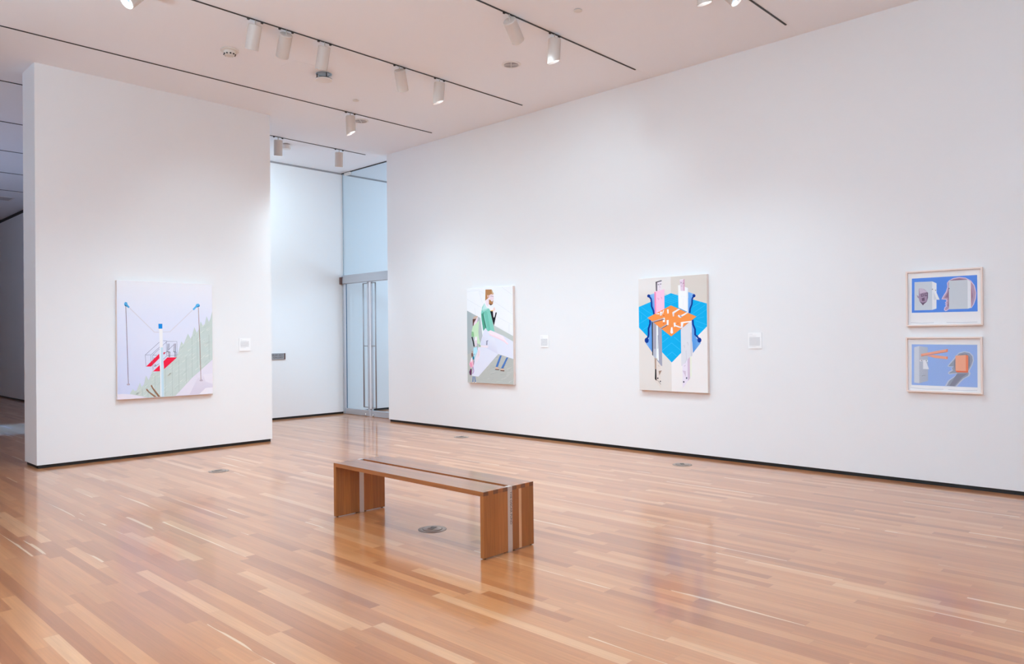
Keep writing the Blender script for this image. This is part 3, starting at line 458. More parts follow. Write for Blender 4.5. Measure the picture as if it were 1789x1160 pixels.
(28,(226,229,211),[(0.7554,0.3042),(0.7764,0.3091),(0.7757,0.1432),(0.7547,0.1234)]),
(29,(205,190,206),[(0.6474,0.186),(0.6948,0.1818),(0.6946,0.132)]),
(30,(74,70,90),[(0.7158,0.1226),(0.7148,0.119),(0.7121,0.1161),(0.7081,0.1144),(0.7038,0.1143),(0.6999,0.1159),(0.6972,0.1187),(0.6962,0.1223),(0.6972,0.1259),(0.6999,0.1288),(0.7039,0.1305),(0.7082,0.1306),(0.7121,0.1291),(0.7148,0.1262)]),
(30,(74,70,90),[(0.6757,0.0886),(0.6745,0.0854),(0.6713,0.0828),(0.6667,0.0813),(0.6616,0.0812),(0.657,0.0825),(0.6539,0.085),(0.6528,0.0881),(0.6539,0.0913),(0.6571,0.094),(0.6617,0.0955),(0.6668,0.0956),(0.6714,0.0943),(0.6746,0.0918)]),
(31,(186,186,196),[(0.6673,0.3932),(0.6745,0.4023),(0.6713,0.4051),(0.6622,0.3947)]),
(31,(186,186,196),[(0.6745,0.4023),(0.6799,0.4009),(0.6855,0.4016),(0.6713,0.4051)]),
(31,(186,186,196),[(0.6799,0.4009),(0.6781,0.3818),(0.6838,0.3817),(0.6855,0.4016)]),
(31,(186,186,196),[(0.7178,0.4174),(0.7263,0.4278),(0.7239,0.4309),(0.7128,0.419)]),
(31,(186,186,196),[(0.7263,0.4278),(0.7304,0.4228),(0.736,0.4233),(0.7239,0.4309)]),
(31,(186,186,196),[(0.7304,0.4228),(0.7286,0.4013),(0.7343,0.4011),(0.736,0.4233)]),
(31,(190,190,200),[(0.7005,0.3574),(0.7042,0.2796),(0.7091,0.2794),(0.7053,0.3575)]),
(31,(190,190,200),[(0.7042,0.2796),(0.6798,0.2457),(0.6843,0.2446),(0.7091,0.2794)]),
(31,(160,150,170),[(0.6735,0.2207),(0.6931,0.2306),(0.6905,0.2325),(0.6709,0.2225)]),
(32,(223,213,221),[(0.282,0.9598),(0.3573,0.9712),(0.3568,0.8811),(0.2815,0.8755)]),
(33,(70,66,76),[(0.2681,0.9628),(0.3574,0.9745),(0.3597,0.9654),(0.2894,0.9567),(0.2856,0.8801),(0.2708,0.883)]),
(34,(180,170,182),[(0.2861,0.9549),(0.296,0.9564),(0.2955,0.8793),(0.2856,0.8787)]),
(35,(62,56,66),[(0.2993,0.9338),(0.3214,0.9358),(0.3195,0.941),(0.2973,0.939)]),
(35,(62,56,66),[(0.332,0.9373),(0.3548,0.9393),(0.353,0.9445),(0.3301,0.9425)]),
(35,(176,160,172),[(0.329,0.9345),(0.3224,0.9105),(0.3263,0.9109),(0.333,0.9339)]),
(35,(176,160,172),[(0.3224,0.9105),(0.3417,0.9098),(0.3413,0.9122),(0.3263,0.9109)]),
(35,(190,160,172),[(0.3146,0.8946),(0.331,0.895),(0.3306,0.8974),(0.3142,0.897)]),
(36,(246,186,211),[(0.2485,0.8761),(0.3982,0.8925),(0.3964,0.7164),(0.2679,0.6844),(0.2497,0.6828)]),
(37,(240,130,170),[(0.2469,0.8762),(0.2691,0.8707),(0.2712,0.6843),(0.2497,0.6818)]),
(38,(206,140,176),[(0.2945,0.8206),(0.3085,0.799),(0.311,0.8025),(0.3006,0.8217)]),
(38,(206,140,176),[(0.3085,0.799),(0.3211,0.8151),(0.3149,0.8164),(0.311,0.8025)]),
(38,(206,140,176),[(0.3436,0.8277),(0.3555,0.8083),(0.3588,0.8115),(0.3498,0.8288)]),
(38,(206,140,176),[(0.3555,0.8083),(0.3676,0.8208),(0.3615,0.8223),(0.3588,0.8115)]),
(38,(230,165,195),[(0.3453,0.8672),(0.3451,0.8387),(0.3484,0.8386),(0.3486,0.8671)]),
(39,(237,241,244),[(0.5995,0.9205),(0.6247,0.9219),(0.7397,0.8923),(0.7389,0.6856),(0.6025,0.7272)]),
(40,(226,230,236),[(0.7204,0.8967),(0.7397,0.8923),(0.7389,0.6856),(0.7196,0.6907)]),
(41,(220,224,230),[(0.635,0.8295),(0.6461,0.8144),(0.6461,0.8167),(0.6386,0.8302)]),
(41,(220,224,230),[(0.6461,0.8144),(0.6574,0.8288),(0.6537,0.8297),(0.6461,0.8167)]),
(41,(220,224,230),[(0.6721,0.821),(0.6855,0.8133),(0.6847,0.8156),(0.6749,0.8225)]),
(41,(220,224,230),[(0.6855,0.8133),(0.6947,0.8229),(0.6912,0.824),(0.6847,0.8156)]),
(41,(220,224,230),[(0.6695,0.801),(0.6677,0.7452),(0.6708,0.7451),(0.6726,0.8009)]),
(42,(218,198,214),[(0.6217,0.9667),(0.692,0.9704),(0.6916,0.869),(0.637,0.8717)]),
(43,(203,152,178),[(0.6741,0.9688),(0.6928,0.9704),(0.6924,0.8699),(0.676,0.8704)]),
(44,(232,224,230),[(0.6217,0.9667),(0.678,0.9696),(0.6741,0.9632),(0.6248,0.9596)]),
(45,(112,100,116),[(0.6361,0.9365),(0.6517,0.9382),(0.6495,0.9437),(0.6338,0.942)]),
(45,(150,100,120),[(0.6649,0.931),(0.6852,0.9335),(0.683,0.9385),(0.6627,0.936)]),
(45,(176,140,166),[(0.6585,0.9295),(0.6442,0.9062),(0.6489,0.9063),(0.6629,0.9284)]),
(45,(176,140,166),[(0.6442,0.9062),(0.664,0.9056),(0.6634,0.9084),(0.6489,0.9063)]),
(46,(250,141,71),[(0.4916,0.7496),(0.8553,0.6465),(0.4901,0.4795),(0.1395,0.6473)]),
(47,(232,229,234),[(0.5136,0.6903),(0.6064,0.7197),(0.6269,0.7136),(0.5414,0.6817)]),
(47,(232,229,234),[(0.5112,0.688),(0.5399,0.6897),(0.5349,0.6537),(0.519,0.654)]),
(47,(232,229,234),[(0.6203,0.6554),(0.7296,0.6891),(0.7404,0.681),(0.6414,0.6443)]),
(47,(232,229,234),[(0.5786,0.6688),(0.647,0.6549),(0.6359,0.6397),(0.6061,0.643)]),
(47,(232,229,234),[(0.4336,0.7156),(0.4577,0.716),(0.4575,0.6806),(0.439,0.6791)]),
(47,(232,229,234),[(0.4906,0.5588),(0.5105,0.56),(0.5199,0.509),(0.4959,0.5021),(0.4791,0.5141)]),
(47,(232,229,234),[(0.3295,0.6974),(0.3598,0.6992),(0.3596,0.6673),(0.3293,0.6622)]),
(47,(232,229,234),[(0.37,0.6434),(0.4,0.6438),(0.4039,0.6072),(0.3698,0.6063)]),
(47,(232,229,234),[(0.425,0.6211),(0.4564,0.623),(0.453,0.5796),(0.4304,0.5751)]),
(47,(232,229,234),[(0.5291,0.5983),(0.5561,0.5989),(0.5599,0.565),(0.5329,0.5621)]),
(47,(232,229,234),[(0.6318,0.6015),(0.6741,0.6055),(0.6686,0.5847),(0.6543,0.549),(0.6332,0.5539)]),
(47,(232,229,234),[(0.6725,0.6046),(0.7771,0.6109),(0.7848,0.6016),(0.6725,0.5925)]),
(47,(232,229,234),[(0.5568,0.5782),(0.6387,0.5603),(0.6387,0.5491),(0.5567,0.566)]),
(47,(232,229,234),[(0.2679,0.6824),(0.3172,0.6858),(0.3188,0.6743),(0.2719,0.6776)]),
(47,(232,229,234),[(0.372,0.7051),(0.3923,0.7151),(0.3759,0.6803),(0.3645,0.6791)]),
(48,(176,172,182),[(0.2078,0.6149),(0.3781,0.6423),(0.3903,0.6373),(0.2302,0.6098)]),
(48,(176,172,182),[(0.3368,0.5558),(0.4264,0.588),(0.4344,0.5831),(0.3491,0.5509)]),
(49,(98,80,90),[(0.2275,0.6023),(0.3917,0.6265),(0.3887,0.633),(0.2244,0.6088)]),
(49,(98,80,90),[(0.3503,0.5456),(0.4397,0.5755),(0.434,0.5812),(0.3445,0.5514)]),
(50,(190,50,60),[(0.3928,0.662),(0.3922,0.6603),(0.3904,0.659),(0.3878,0.6583),(0.3849,0.6584),(0.3823,0.6592),(0.3805,0.6605),(0.3799,0.6622),(0.3805,0.6638),(0.3823,0.6651),(0.3849,0.6658),(0.3878,0.6657),(0.3904,0.665),(0.3922,0.6636)]),
(50,(190,50,60),[(0.39,0.5946),(0.3894,0.593),(0.3876,0.5917),(0.3849,0.591),(0.3821,0.591),(0.3795,0.5918),(0.3777,0.5931),(0.377,0.5948),(0.3777,0.5964),(0.3795,0.5977),(0.3821,0.5984),(0.385,0.5984),(0.3876,0.5976),(0.3894,0.5963)]),
(50,(190,50,60),[(0.5964,0.5927),(0.5958,0.5911),(0.594,0.5898),(0.5915,0.5891),(0.5887,0.5891),(0.5861,0.5899),(0.5844,0.5912),(0.5838,0.5929),(0.5844,0.5945),(0.5862,0.5957),(0.5887,0.5964),(0.5915,0.5964),(0.594,0.5956),(0.5958,0.5943)]),
(50,(190,50,60),[(0.5944,0.6643),(0.5937,0.6627),(0.592,0.6614),(0.5894,0.6607),(0.5866,0.6608),(0.5841,0.6616),(0.5824,0.6629),(0.5817,0.6645),(0.5824,0.6661),(0.5841,0.6674),(0.5867,0.6681),(0.5895,0.668),(0.592,0.6673),(0.5938,0.6659)]),
(51,(214,205,204),[(0.5191,0.6761),(0.5335,0.6805),(0.531,0.657),(0.5206,0.6558)]),
(51,(206,200,206),[(0.3376,0.682),(0.358,0.6864),(0.3579,0.6683),(0.34,0.6648)])]
ART['profile'] = [
(1,(196,196,204),[(0.0531,0.0639),(0.1991,0.0485),(0.1992,0.056),(0.0536,0.0715)]),
(1,(196,196,204),[(0.1991,0.0485),(0.3668,0.0563),(0.3666,0.0638),(0.1992,0.056)]),
(1,(196,196,204),[(0.5311,0.0566),(0.7232,0.0477),(0.7232,0.0551),(0.5312,0.0641)]),
(1,(196,196,204),[(0.7232,0.0477),(0.9263,0.0553),(0.9261,0.0626),(0.7232,0.0551)]),
(2,(84,137,224),[(0.0755,0.8687),(0.9312,0.8701),(0.9314,0.2407),(0.0678,0.2461)]),
(3,(201,208,216),[(0.1111,0.8019),(0.3502,0.7995),(0.3452,0.2881),(0.1049,0.2893)]),
(4,(227,230,238),[(0.3502,0.7995),(0.4087,0.7619),(0.4029,0.3095),(0.3452,0.2881)]),
(5,(230,232,238),[(0.3761,0.6334),(0.4071,0.5945),(0.4474,0.4673),(0.3667,0.471)]),
(6,(211,215,223),[(0.3681,0.6179),(0.4099,0.469),(0.3666,0.4667)]),
(7,(92,92,104),[(0.3598,0.6577),(0.3591,0.654),(0.3571,0.6512),(0.3542,0.6497),(0.3511,0.6499),(0.3483,0.6517),(0.3463,0.6547),(0.3457,0.6585),(0.3464,0.6621),(0.3484,0.665),(0.3512,0.6665),(0.3544,0.6663),(0.3572,0.6645),(0.3592,0.6614)]),
(7,(92,92,104),[(0.4028,0.6372),(0.4021,0.6336),(0.4001,0.6307),(0.3973,0.6292),(0.3941,0.6294),(0.3913,0.6312),(0.3894,0.6343),(0.3887,0.638),(0.3894,0.6416),(0.3914,0.6445),(0.3943,0.646),(0.3974,0.6458),(0.4002,0.644),(0.4022,0.6409)]),
(8,(162,142,168),[(0.1701,0.6823),(0.2141,0.682),(0.2458,0.662),(0.2867,0.6116),(0.292,0.5151),(0.2769,0.4409),(0.2366,0.3997),(0.2228,0.3745),(0.207,0.401),(0.1755,0.4562),(0.168,0.505),(0.1497,0.5221),(0.139,0.5711),(0.166,0.5374)]),
(9,(198,184,204),[(0.1725,0.6801),(0.2181,0.6796),(0.2835,0.615),(0.2293,0.604),(0.181,0.5872)]),
(10,(106,86,112),[(0.1954,0.579),(0.2331,0.5909),(0.2365,0.5393),(0.2005,0.5303)]),
(10,(106,86,112),[(0.2451,0.5924),(0.289,0.604),(0.29,0.5473),(0.2485,0.5387)]),
(10,(106,86,112),[(0.2058,0.5032),(0.2443,0.5175),(0.2476,0.4583),(0.2116,0.4546)]),
(10,(106,86,112),[(0.1794,0.4452),(0.2193,0.422),(0.2753,0.4388),(0.2366,0.3997),(0.2228,0.3745),(0.207,0.401)]),
(10,(106,86,112),[(0.2811,0.6066),(0.2929,0.6006),(0.2904,0.5099),(0.2755,0.4517)]),
(11,(150,132,156),[(0.2049,0.5731),(0.2274,0.5773),(0.2271,0.5484),(0.2062,0.5451)]),
(11,(150,132,156),[(0.2546,0.5866),(0.2809,0.5927),(0.2805,0.5585),(0.2566,0.5544)]),
(11,(150,132,156),[(0.2405,0.5337),(0.2524,0.5331),(0.2482,0.5066)]),
(12,(212,196,220),[(0.5679,0.796),(0.6295,0.8391),(0.7055,0.8516),(0.7882,0.8336),(0.8552,0.7775),(0.8993,0.6922),(0.9188,0.5673),(0.9131,0.4642),(0.8866,0.3618),(0.8565,0.3037),(0.564,0.2907),(0.5421,0.2682),(0.5211,0.2604),(0.5019,0.2824),(0.5101,0.3298),(0.5312,0.3533),(0.5151,0.3752),(0.5338,0.3871),(0.5154,0.407),(0.5358,0.4399),(0.5267,0.4646),(0.4708,0.4704),(0.4884,0.5215),(0.5317,0.609),(0.5501,0.6921),(0.546,0.7555)]),
(13,(178,150,174),[(0.5755,0.7903),(0.6332,0.8231),(0.7054,0.8371),(0.7844,0.8204),(0.8477,0.7656),(0.8882,0.6877),(0.9062,0.568),(0.8998,0.4649),(0.8755,0.3623),(0.8566,0.3214),(0.5641,0.3065),(0.5407,0.2831),(0.5213,0.2764),(0.5144,0.2872),(0.5216,0.3219),(0.5451,0.3496),(0.5321,0.3745),(0.5477,0.3865),(0.5324,0.4062),(0.5497,0.4393),(0.5384,0.4768),(0.4896,0.4844),(0.5039,0.5207),(0.5448,0.5977),(0.5632,0.6914),(0.5583,0.7494)]),
(14,(146,116,140),[(0.591,0.805),(0.7053,0.8246),(0.8105,0.7959),(0.8513,0.7467),(0.8584,0.674),(0.8724,0.5076),(0.8546,0.3631),(0.6489,0.3507),(0.5643,0.333),(0.549,0.3547),(0.5651,0.4386),(0.554,0.4971),(0.5154,0.499),(0.5547,0.5867),(0.5684,0.6701)]),
(15,(201,207,214),[(0.5717,0.7958),(0.8105,0.7969),(0.8077,0.2921),(0.5678,0.2905)]),
(16,(224,227,233),[(0.8105,0.7969),(0.8521,0.7591),(0.8498,0.3061),(0.8077,0.2921)]),
(17,(220,150,152),[(0.8525,0.7549),(0.8502,0.3113),(0.8554,0.3111),(0.8577,0.7546)]),
(18,(80,80,92),[(0.5791,0.6589),(0.5785,0.6549),(0.5767,0.6517),(0.5743,0.65),(0.5715,0.6502),(0.5691,0.6521),(0.5674,0.6555),(0.5668,0.6596),(0.5675,0.6637),(0.5692,0.6669),(0.5717,0.6686),(0.5744,0.6684),(0.5769,0.6665),(0.5785,0.6631)])]
ART['beam'] = [
(1,(196,196,204),[(0.0517,0.0693),(0.2553,0.0503),(0.2556,0.0579),(0.0524,0.0769)]),
(1,(196,196,204),[(0.2553,0.0503),(0.4933,0.06),(0.4934,0.0675),(0.2556,0.0579)]),
(1,(196,196,204),[(0.5554,0.0573),(0.762,0.0501),(0.7622,0.0574),(0.5557,0.0647)]),
(1,(196,196,204),[(0.762,0.0501),(0.9267,0.0622),(0.9266,0.0694),(0.7622,0.0574)]),
(2,(150,178,228),[(0.0726,0.8675),(0.9343,0.8595),(0.9313,0.1166),(0.0633,0.1225)]),
(3,(204,211,222),[(0.1047,0.8134),(0.174,0.8365),(0.1699,0.1566),(0.0982,0.1672)]),
(4,[(186,192,205),(180,187,202),(172,179,197),(178,185,200)],[(0.174,0.8365),(0.291,0.8123),(0.2889,0.2057),(0.1699,0.1566)]),
(5,(246,166,141),[(0.2769,0.66),(0.3566,0.6783),(0.5518,0.6473),(0.5515,0.6011),(0.3877,0.6212)]),
(6,(232,136,108),[(0.5379,0.6483),(0.555,0.6536),(0.5547,0.6137),(0.5376,0.5989)]),
(7,(246,166,141),[(0.1952,0.6919),(0.545,0.7835),(0.5565,0.7709),(0.5524,0.7311),(0.2005,0.6512)]),
(8,(236,134,104),[(0.5373,0.7794),(0.5589,0.7835),(0.5555,0.7311),(0.5385,0.727)]),
(9,(196,104,88),[(0.201,0.6464),(0.3412,0.6831),(0.3403,0.6904),(0.2,0.6538)]),
(9,(196,104,88),[(0.3412,0.6831),(0.5389,0.7275),(0.5381,0.7348),(0.3403,0.6904)]),
(10,(228,228,235),[(0.178,0.5845),(0.2161,0.5934),(0.2174,0.558),(0.1818,0.5545)]),
(10,(228,228,235),[(0.2562,0.5862),(0.2898,0.5822),(0.2903,0.5481),(0.2639,0.551)]),
(11,(104,104,116),[(0.2127,0.5741),(0.2118,0.5703),(0.2093,0.5673),(0.2057,0.5656),(0.2017,0.5656),(0.1982,0.5672),(0.1958,0.5702),(0.1949,0.5739),(0.1958,0.5776),(0.1983,0.5806),(0.2019,0.5823),(0.2059,0.5824),(0.2094,0.5807),(0.2118,0.5778)]),
(11,(104,104,116),[(0.2785,0.5693),(0.2776,0.5656),(0.2751,0.5626),(0.2715,0.5609),(0.2676,0.5609),(0.2641,0.5625),(0.2617,0.5654),(0.2608,0.5691),(0.2618,0.5729),(0.2642,0.5758),(0.2678,0.5775),(0.2717,0.5776),(0.2752,0.5759),(0.2776,0.573)]),
(12,(225,228,236),[(0.224,0.5838),(0.2578,0.5841),(0.3051,0.418),(0.2233,0.4187)]),
(13,(120,122,134),[(0.206,0.2847),(0.2299,0.3002),(0.2292,0.3054),(0.2043,0.2895)]),
(13,(120,122,134),[(0.2299,0.3002),(0.2551,0.2986),(0.2554,0.304),(0.2292,0.3054)]),
(14,(190,199,220),[(0.6555,0.6561),(0.6977,0.7185),(0.7733,0.7495),(0.8405,0.7308),(0.8826,0.6672),(0.8896,0.585),(0.8707,0.5025),(0.8315,0.3987),(0.8462,0.3576),(0.8311,0.3107),(0.7632,0.2622),(0.7175,0.1982),(0.6675,0.1149),(0.5133,0.126),(0.5567,0.2246),(0.6496,0.3113),(0.6651,0.3483),(0.6114,0.3397),(0.5729,0.3304),(0.5529,0.351),(0.5639,0.3807),(0.6119,0.4152),(0.5951,0.438),(0.6161,0.4656),(0.5737,0.4628),(0.5491,0.4771),(0.5741,0.5247),(0.6285,0.609)]),
(15,(150,157,176),[(0.6631,0.6457),(0.7014,0.703),(0.7732,0.7309),(0.8367,0.7133),(0.8699,0.6568),(0.8755,0.5849),(0.8558,0.5023),(0.8165,0.3984),(0.8237,0.3468),(0.8086,0.3153),(0.7482,0.267),(0.7023,0.203),(0.6484,0.1204),(0.5366,0.1268),(0.5721,0.2146),(0.6572,0.3063),(0.6766,0.359),(0.6115,0.3554),(0.5768,0.3463),(0.5692,0.3566),(0.6234,0.405),(0.6082,0.4382),(0.6292,0.4783),(0.5738,0.4775),(0.5662,0.4858),(0.5856,0.5144),(0.6399,0.5986)]),
(16,(132,136,153),[(0.6689,0.3432),(0.8088,0.3568),(0.7407,0.2876),(0.6871,0.2077),(0.6331,0.1241),(0.5715,0.126),(0.6106,0.2105)]),
(17,(130,134,150),[(0.6744,0.6353),(0.7278,0.6926),(0.803,0.6927),(0.8401,0.6464),(0.8394,0.5021),(0.8129,0.419),(0.6501,0.395),(0.6354,0.4993),(0.6398,0.583)]),
(18,(247,168,140),[(0.6556,0.6665),(0.7895,0.6824),(0.788,0.3978),(0.6539,0.4003)]),
(19,(232,130,96),[(0.7895,0.6824),(0.8194,0.6721),(0.8165,0.3963),(0.788,0.3978)]),
(20,(226,114,80),[(0.6539,0.4003),(0.8165,0.3963),(0.8104,0.3713),(0.6713,0.3725)])]
# ------------------------------------------------------------------ helpers
from mathutils.geometry import tessellate_polygon
scene = bpy.context.scene
COL = scene.collection
H = 4.785            # ceiling height
XR, YP, YB = 8.107, 10.074, 12.662   # right wall, partition face, back wall

def lin(c):
    return tuple(((v/255.0)/12.92 if v/255.0 <= 0.04045 else ((v/255.0+0.055)/1.055)**2.4) for v in c)

def mat(name, rgb, rough=0.5, metal=0.0, spec=0.5, emit=None, estr=0.0):
    m = bpy.data.materials.new(name); m.use_nodes = True
    b = m.node_tree.nodes['Principled BSDF']
    b.inputs['Base Color'].default_value = (*rgb, 1)
    b.inputs['Roughness'].default_value = rough
    b.inputs['Metallic'].default_value = metal
    b.inputs['Specular IOR Level'].default_value = spec
    if emit:
        b.inputs['Emission Color'].default_value = (*emit, 1)
        b.inputs['Emission Strength'].default_value = estr
    return m

def N(m, t, **kw):
    n = m.node_tree.nodes.new(t)
    for k, v in kw.items():
        setattr(n, k, v)
    return n

def paint(name, rgb, rough=0.6, bump=0.02, scale=220):
    m = mat(name, rgb, rough, 0, 0.3)
    L = m.node_tree.links
    tc = N(m, 'ShaderNodeTexCoord'); no = N(m, 'ShaderNodeTexNoise'); bu = N(m, 'ShaderNodeBump')
    no.inputs['Scale'].default_value = scale
    bu.inputs['Strength'].default_value = bump; bu.inputs['Distance'].default_value = 0.002
    L.new(tc.outputs['Object'], no.inputs['Vector']); L.new(no.outputs['Fac'], bu.inputs['Height'])
    L.new(bu.outputs['Normal'], m.node_tree.nodes['Principled BSDF'].inputs['Normal'])
    return m

def box(bm, x0, x1, y0, y1, z0, z1, mi=0):
    v = [bm.verts.new(p) for p in ((x0,y0,z0),(x1,y0,z0),(x1,y1,z0),(x0,y1,z0),(x0,y0,z1),(x1,y0,z1),(x1,y1,z1),(x0,y1,z1))]
    fs = []
    for q in ((3,2,1,0),(4,5,6,7),(0,1,5,4),(1,2,6,5),(2,3,7,6),(3,0,4,7)):
        f = bm.faces.new([v[i] for i in q]); f.material_index = mi; fs.append(f)
    return fs

def tube(bm, a, b, r, n=16, mi=0):
    a, b = Vector(a), Vector(b); d = (b-a).normalized()
    s = d.orthogonal().normalized(); t = d.cross(s)
    ra = [bm.verts.new(a + (s*math.cos(2*math.pi*i/n)+t*math.sin(2*math.pi*i/n))*r) for i in range(n)]
    rb = [bm.verts.new(b + (s*math.cos(2*math.pi*i/n)+t*math.sin(2*math.pi*i/n))*r) for i in range(n)]
    for i in range(n):
        f = bm.faces.new((ra[i], ra[(i+1)%n], rb[(i+1)%n], rb[i])); f.smooth = True; f.material_index = mi
    bm.faces.new(list(reversed(ra))).material_index = mi
    bm.faces.new(rb).material_index = mi

def lathe(bm, prof, n=40, mi=0, c=(0,0), close=False):
    """revolve (radius, z) points about z"""
    rings = []
    for r, z in prof:
        if r < 1e-6:
            rings.append([bm.verts.new((c[0], c[1], z))])
        else:
            rings.append([bm.verts.new((c[0]+r*math.cos(2*math.pi*i/n), c[1]+r*math.sin(2*math.pi*i/n), z)) for i in range(n)])
    pairs = list(zip(rings, rings[1:])) + ([(rings[-1], rings[0])] if close else [])
    for A, B in pairs:
        for i in range(n):
            j = (i+1) % n
            if len(A) == 1 and len(B) == 1: continue
            if len(A) == 1: f = bm.faces.new((A[0], B[j], B[i]))
            elif len(B) == 1: f = bm.faces.new((A[i], A[j], B[0]))
            else: f = bm.faces.new((A[i], A[j], B[j], B[i]))
            f.smooth = False; f.material_index = mi

def obj(name, bm, m, parent=None, loc=None, smooth_angle=None, bevel=0.0):
    bmesh.ops.recalc_face_normals(bm, faces=bm.faces[:])
    me = bpy.data.meshes.new(name); bm.to_mesh(me); bm.free()
    for k in (m if isinstance(m, (list, tuple)) else [m]):
        me.materials.append(k)
    if smooth_angle:
        for p in me.polygons: p.use_smooth = True
        me.set_sharp_from_angle(angle=math.radians(smooth_angle))
    o = bpy.data.objects.new(name, me); COL.objects.link(o)
    if parent: o.parent = parent
    if loc: o.location = loc
    if bevel:
        md = o.modifiers.new('bevel', 'BEVEL'); md.width = bevel; md.segments = 2; md.limit_method = 'ANGLE'
    return o

def thing(name, label, cat, loc=(0,0,0), group=None):
    o = bpy.data.objects.new(name, None); o.empty_display_size = 0.1; COL.objects.link(o)
    o.location = loc; o['label'] = label; o['category'] = cat
    if group: o['group'] = group
    return o

def tag(o, label, cat, group=None):
    o['label'] = label; o['category'] = cat
    if group: o['group'] = group
    return o

def struct(name, bm, m, label=None, parent=None, **kw):
    o = obj(name, bm, m, parent, **kw)
    if not parent:
        o['kind'] = 'structure'
        if label: o['label'] = label
    return o

def BM(): return bmesh.new()

# ------------------------------------------------------------------ materials
M_wall = paint('white_wall_paint', (0.84, 0.84, 0.85))
M_ceil = paint('ceiling_paint', (0.865, 0.89, 0.94), 0.8)
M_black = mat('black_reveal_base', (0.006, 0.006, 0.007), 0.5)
M_track = mat('black_track_slot', (0.02, 0.018, 0.018), 0.5)
M_lamp = mat('lamp_housing_paint', (0.64, 0.575, 0.53), 0.45)
M_lens = mat('lit_lamp_lens', (0.9, 0.95, 1.0), 0.3, emit=(0.90, 0.96, 1.0), estr=5.0)
M_baffle = mat('lamp_cross_baffle', (0.35, 0.42, 0.5), 0.4)
M_white = mat('white_plastic', (0.78, 0.76, 0.74), 0.45)
M_cream = mat('detector_plastic', (0.72, 0.68, 0.63), 0.45)
M_dark = mat('dark_plastic', (0.03, 0.025, 0.025), 0.5)
M_blue = mat('blue_grey_metal', (0.33, 0.40, 0.46), 0.35, 0.4)
M_alu = mat('satin_aluminium', (0.50, 0.51, 0.55), 0.42, 0.45)
M_steel = mat('brushed_steel', (0.62, 0.545, 0.50), 0.36, 0.6)
M_grille = mat('grille_grey', (0.46, 0.43, 0.44), 0.5)
M_edge = mat('glass_edge', (0.05, 0.13, 0.22), 0.2)
M_nickel = mat('floor_outlet_nickel', (0.34, 0.245, 0.20), 0.4, 0.2)
M_cover = mat('outlet_cover', (0.10, 0.075, 0.065), 0.45, 0.1)
M_handle = mat('handle_tube', (0.30, 0.285, 0.295), 0.4, 0.3)
M_chan = mat('edge_channel', (0.36, 0.43, 0.48), 0.4)
M_gap = mat('painted_gap_shade', (0.34, 0.33, 0.34), 0.7)
M_canvas = paint('canvas_edge', (0.80, 0.69, 0.64), 0.8, 0.1, 600)
M_paper = mat('white_paper', (0.92, 0.92, 0.93), 0.7)
M_frame = mat('pale_maple_frame', (0.88, 0.73, 0.66), 0.5)
M_sign = mat('sign_plate', (0.33, 0.33, 0.35), 0.4, 0.3)
M_brown = mat('sign_brown_edge', (0.13, 0.065, 0.055), 0.5)
M_ink = mat('grey_print', (0.50, 0.50, 0.52), 0.7)
M_inkd = mat('dark_lettering', (0.07, 0.06, 0.06), 0.5)

def glass_mat(name, tint, ior=1.45):
    m = bpy.data.materials.new(name); m.use_nodes = True
    nt = m.node_tree; nt.nodes.clear(); L = nt.links
    out = nt.nodes.new('ShaderNodeOutputMaterial'); mix = nt.nodes.new('ShaderNodeMixShader')
    tr = nt.nodes.new('ShaderNodeBsdfTransparent'); gl = nt.nodes.new('ShaderNodeBsdfGlossy'); fr = nt.nodes.new('ShaderNodeFresnel')
    tr.inputs['Color'].default_value = (*tint, 1); gl.inputs['Roughness'].default_value = 0.02
    gl.inputs['Color'].default_value = (0.9, 0.95, 1, 1)
    fr.inputs['IOR'].default_value = ior
    geo = nt.nodes.new('ShaderNodeNewGeometry'); inv = nt.nodes.new('ShaderNodeMath'); inv.operation = 'SUBTRACT'; inv.inputs[0].default_value = 1.0
    mul = nt.nodes.new('ShaderNodeMath'); mul.operation = 'MULTIPLY'
    L.new(geo.outputs['Backfacing'], inv.inputs[1]); L.new(inv.outputs[0], mul.inputs[0]); L.new(fr.outputs[0], mul.inputs[1])
    L.new(mul.outputs[0], mix.inputs[0]); L.new(tr.outputs[0], mix.inputs[1]); L.new(gl.outputs[0], mix.inputs[2]); L.new(mix.outputs[0], out.inputs[0])
    return m
M_glass = glass_mat('tinted_glass', (0.84, 0.91, 0.945))
M_glazing = glass_mat('clear_glazing', (1.0, 1.0, 1.0), 1.25)

# artwork: flat colours stored per face corner
M_art = bpy.data.materials.new('painted_colours'); M_art.use_nodes = True
_b = M_art.node_tree.nodes['Principled BSDF']; _a = N(M_art, 'ShaderNodeVertexColor', layer_name='paint')
_b.inputs['Roughness'].default_value = 0.7; _b.inputs['Specular IOR Level'].default_value = 0.2
M_art.node_tree.links.new(_a.outputs['Color'], _b.inputs['Base Color'])

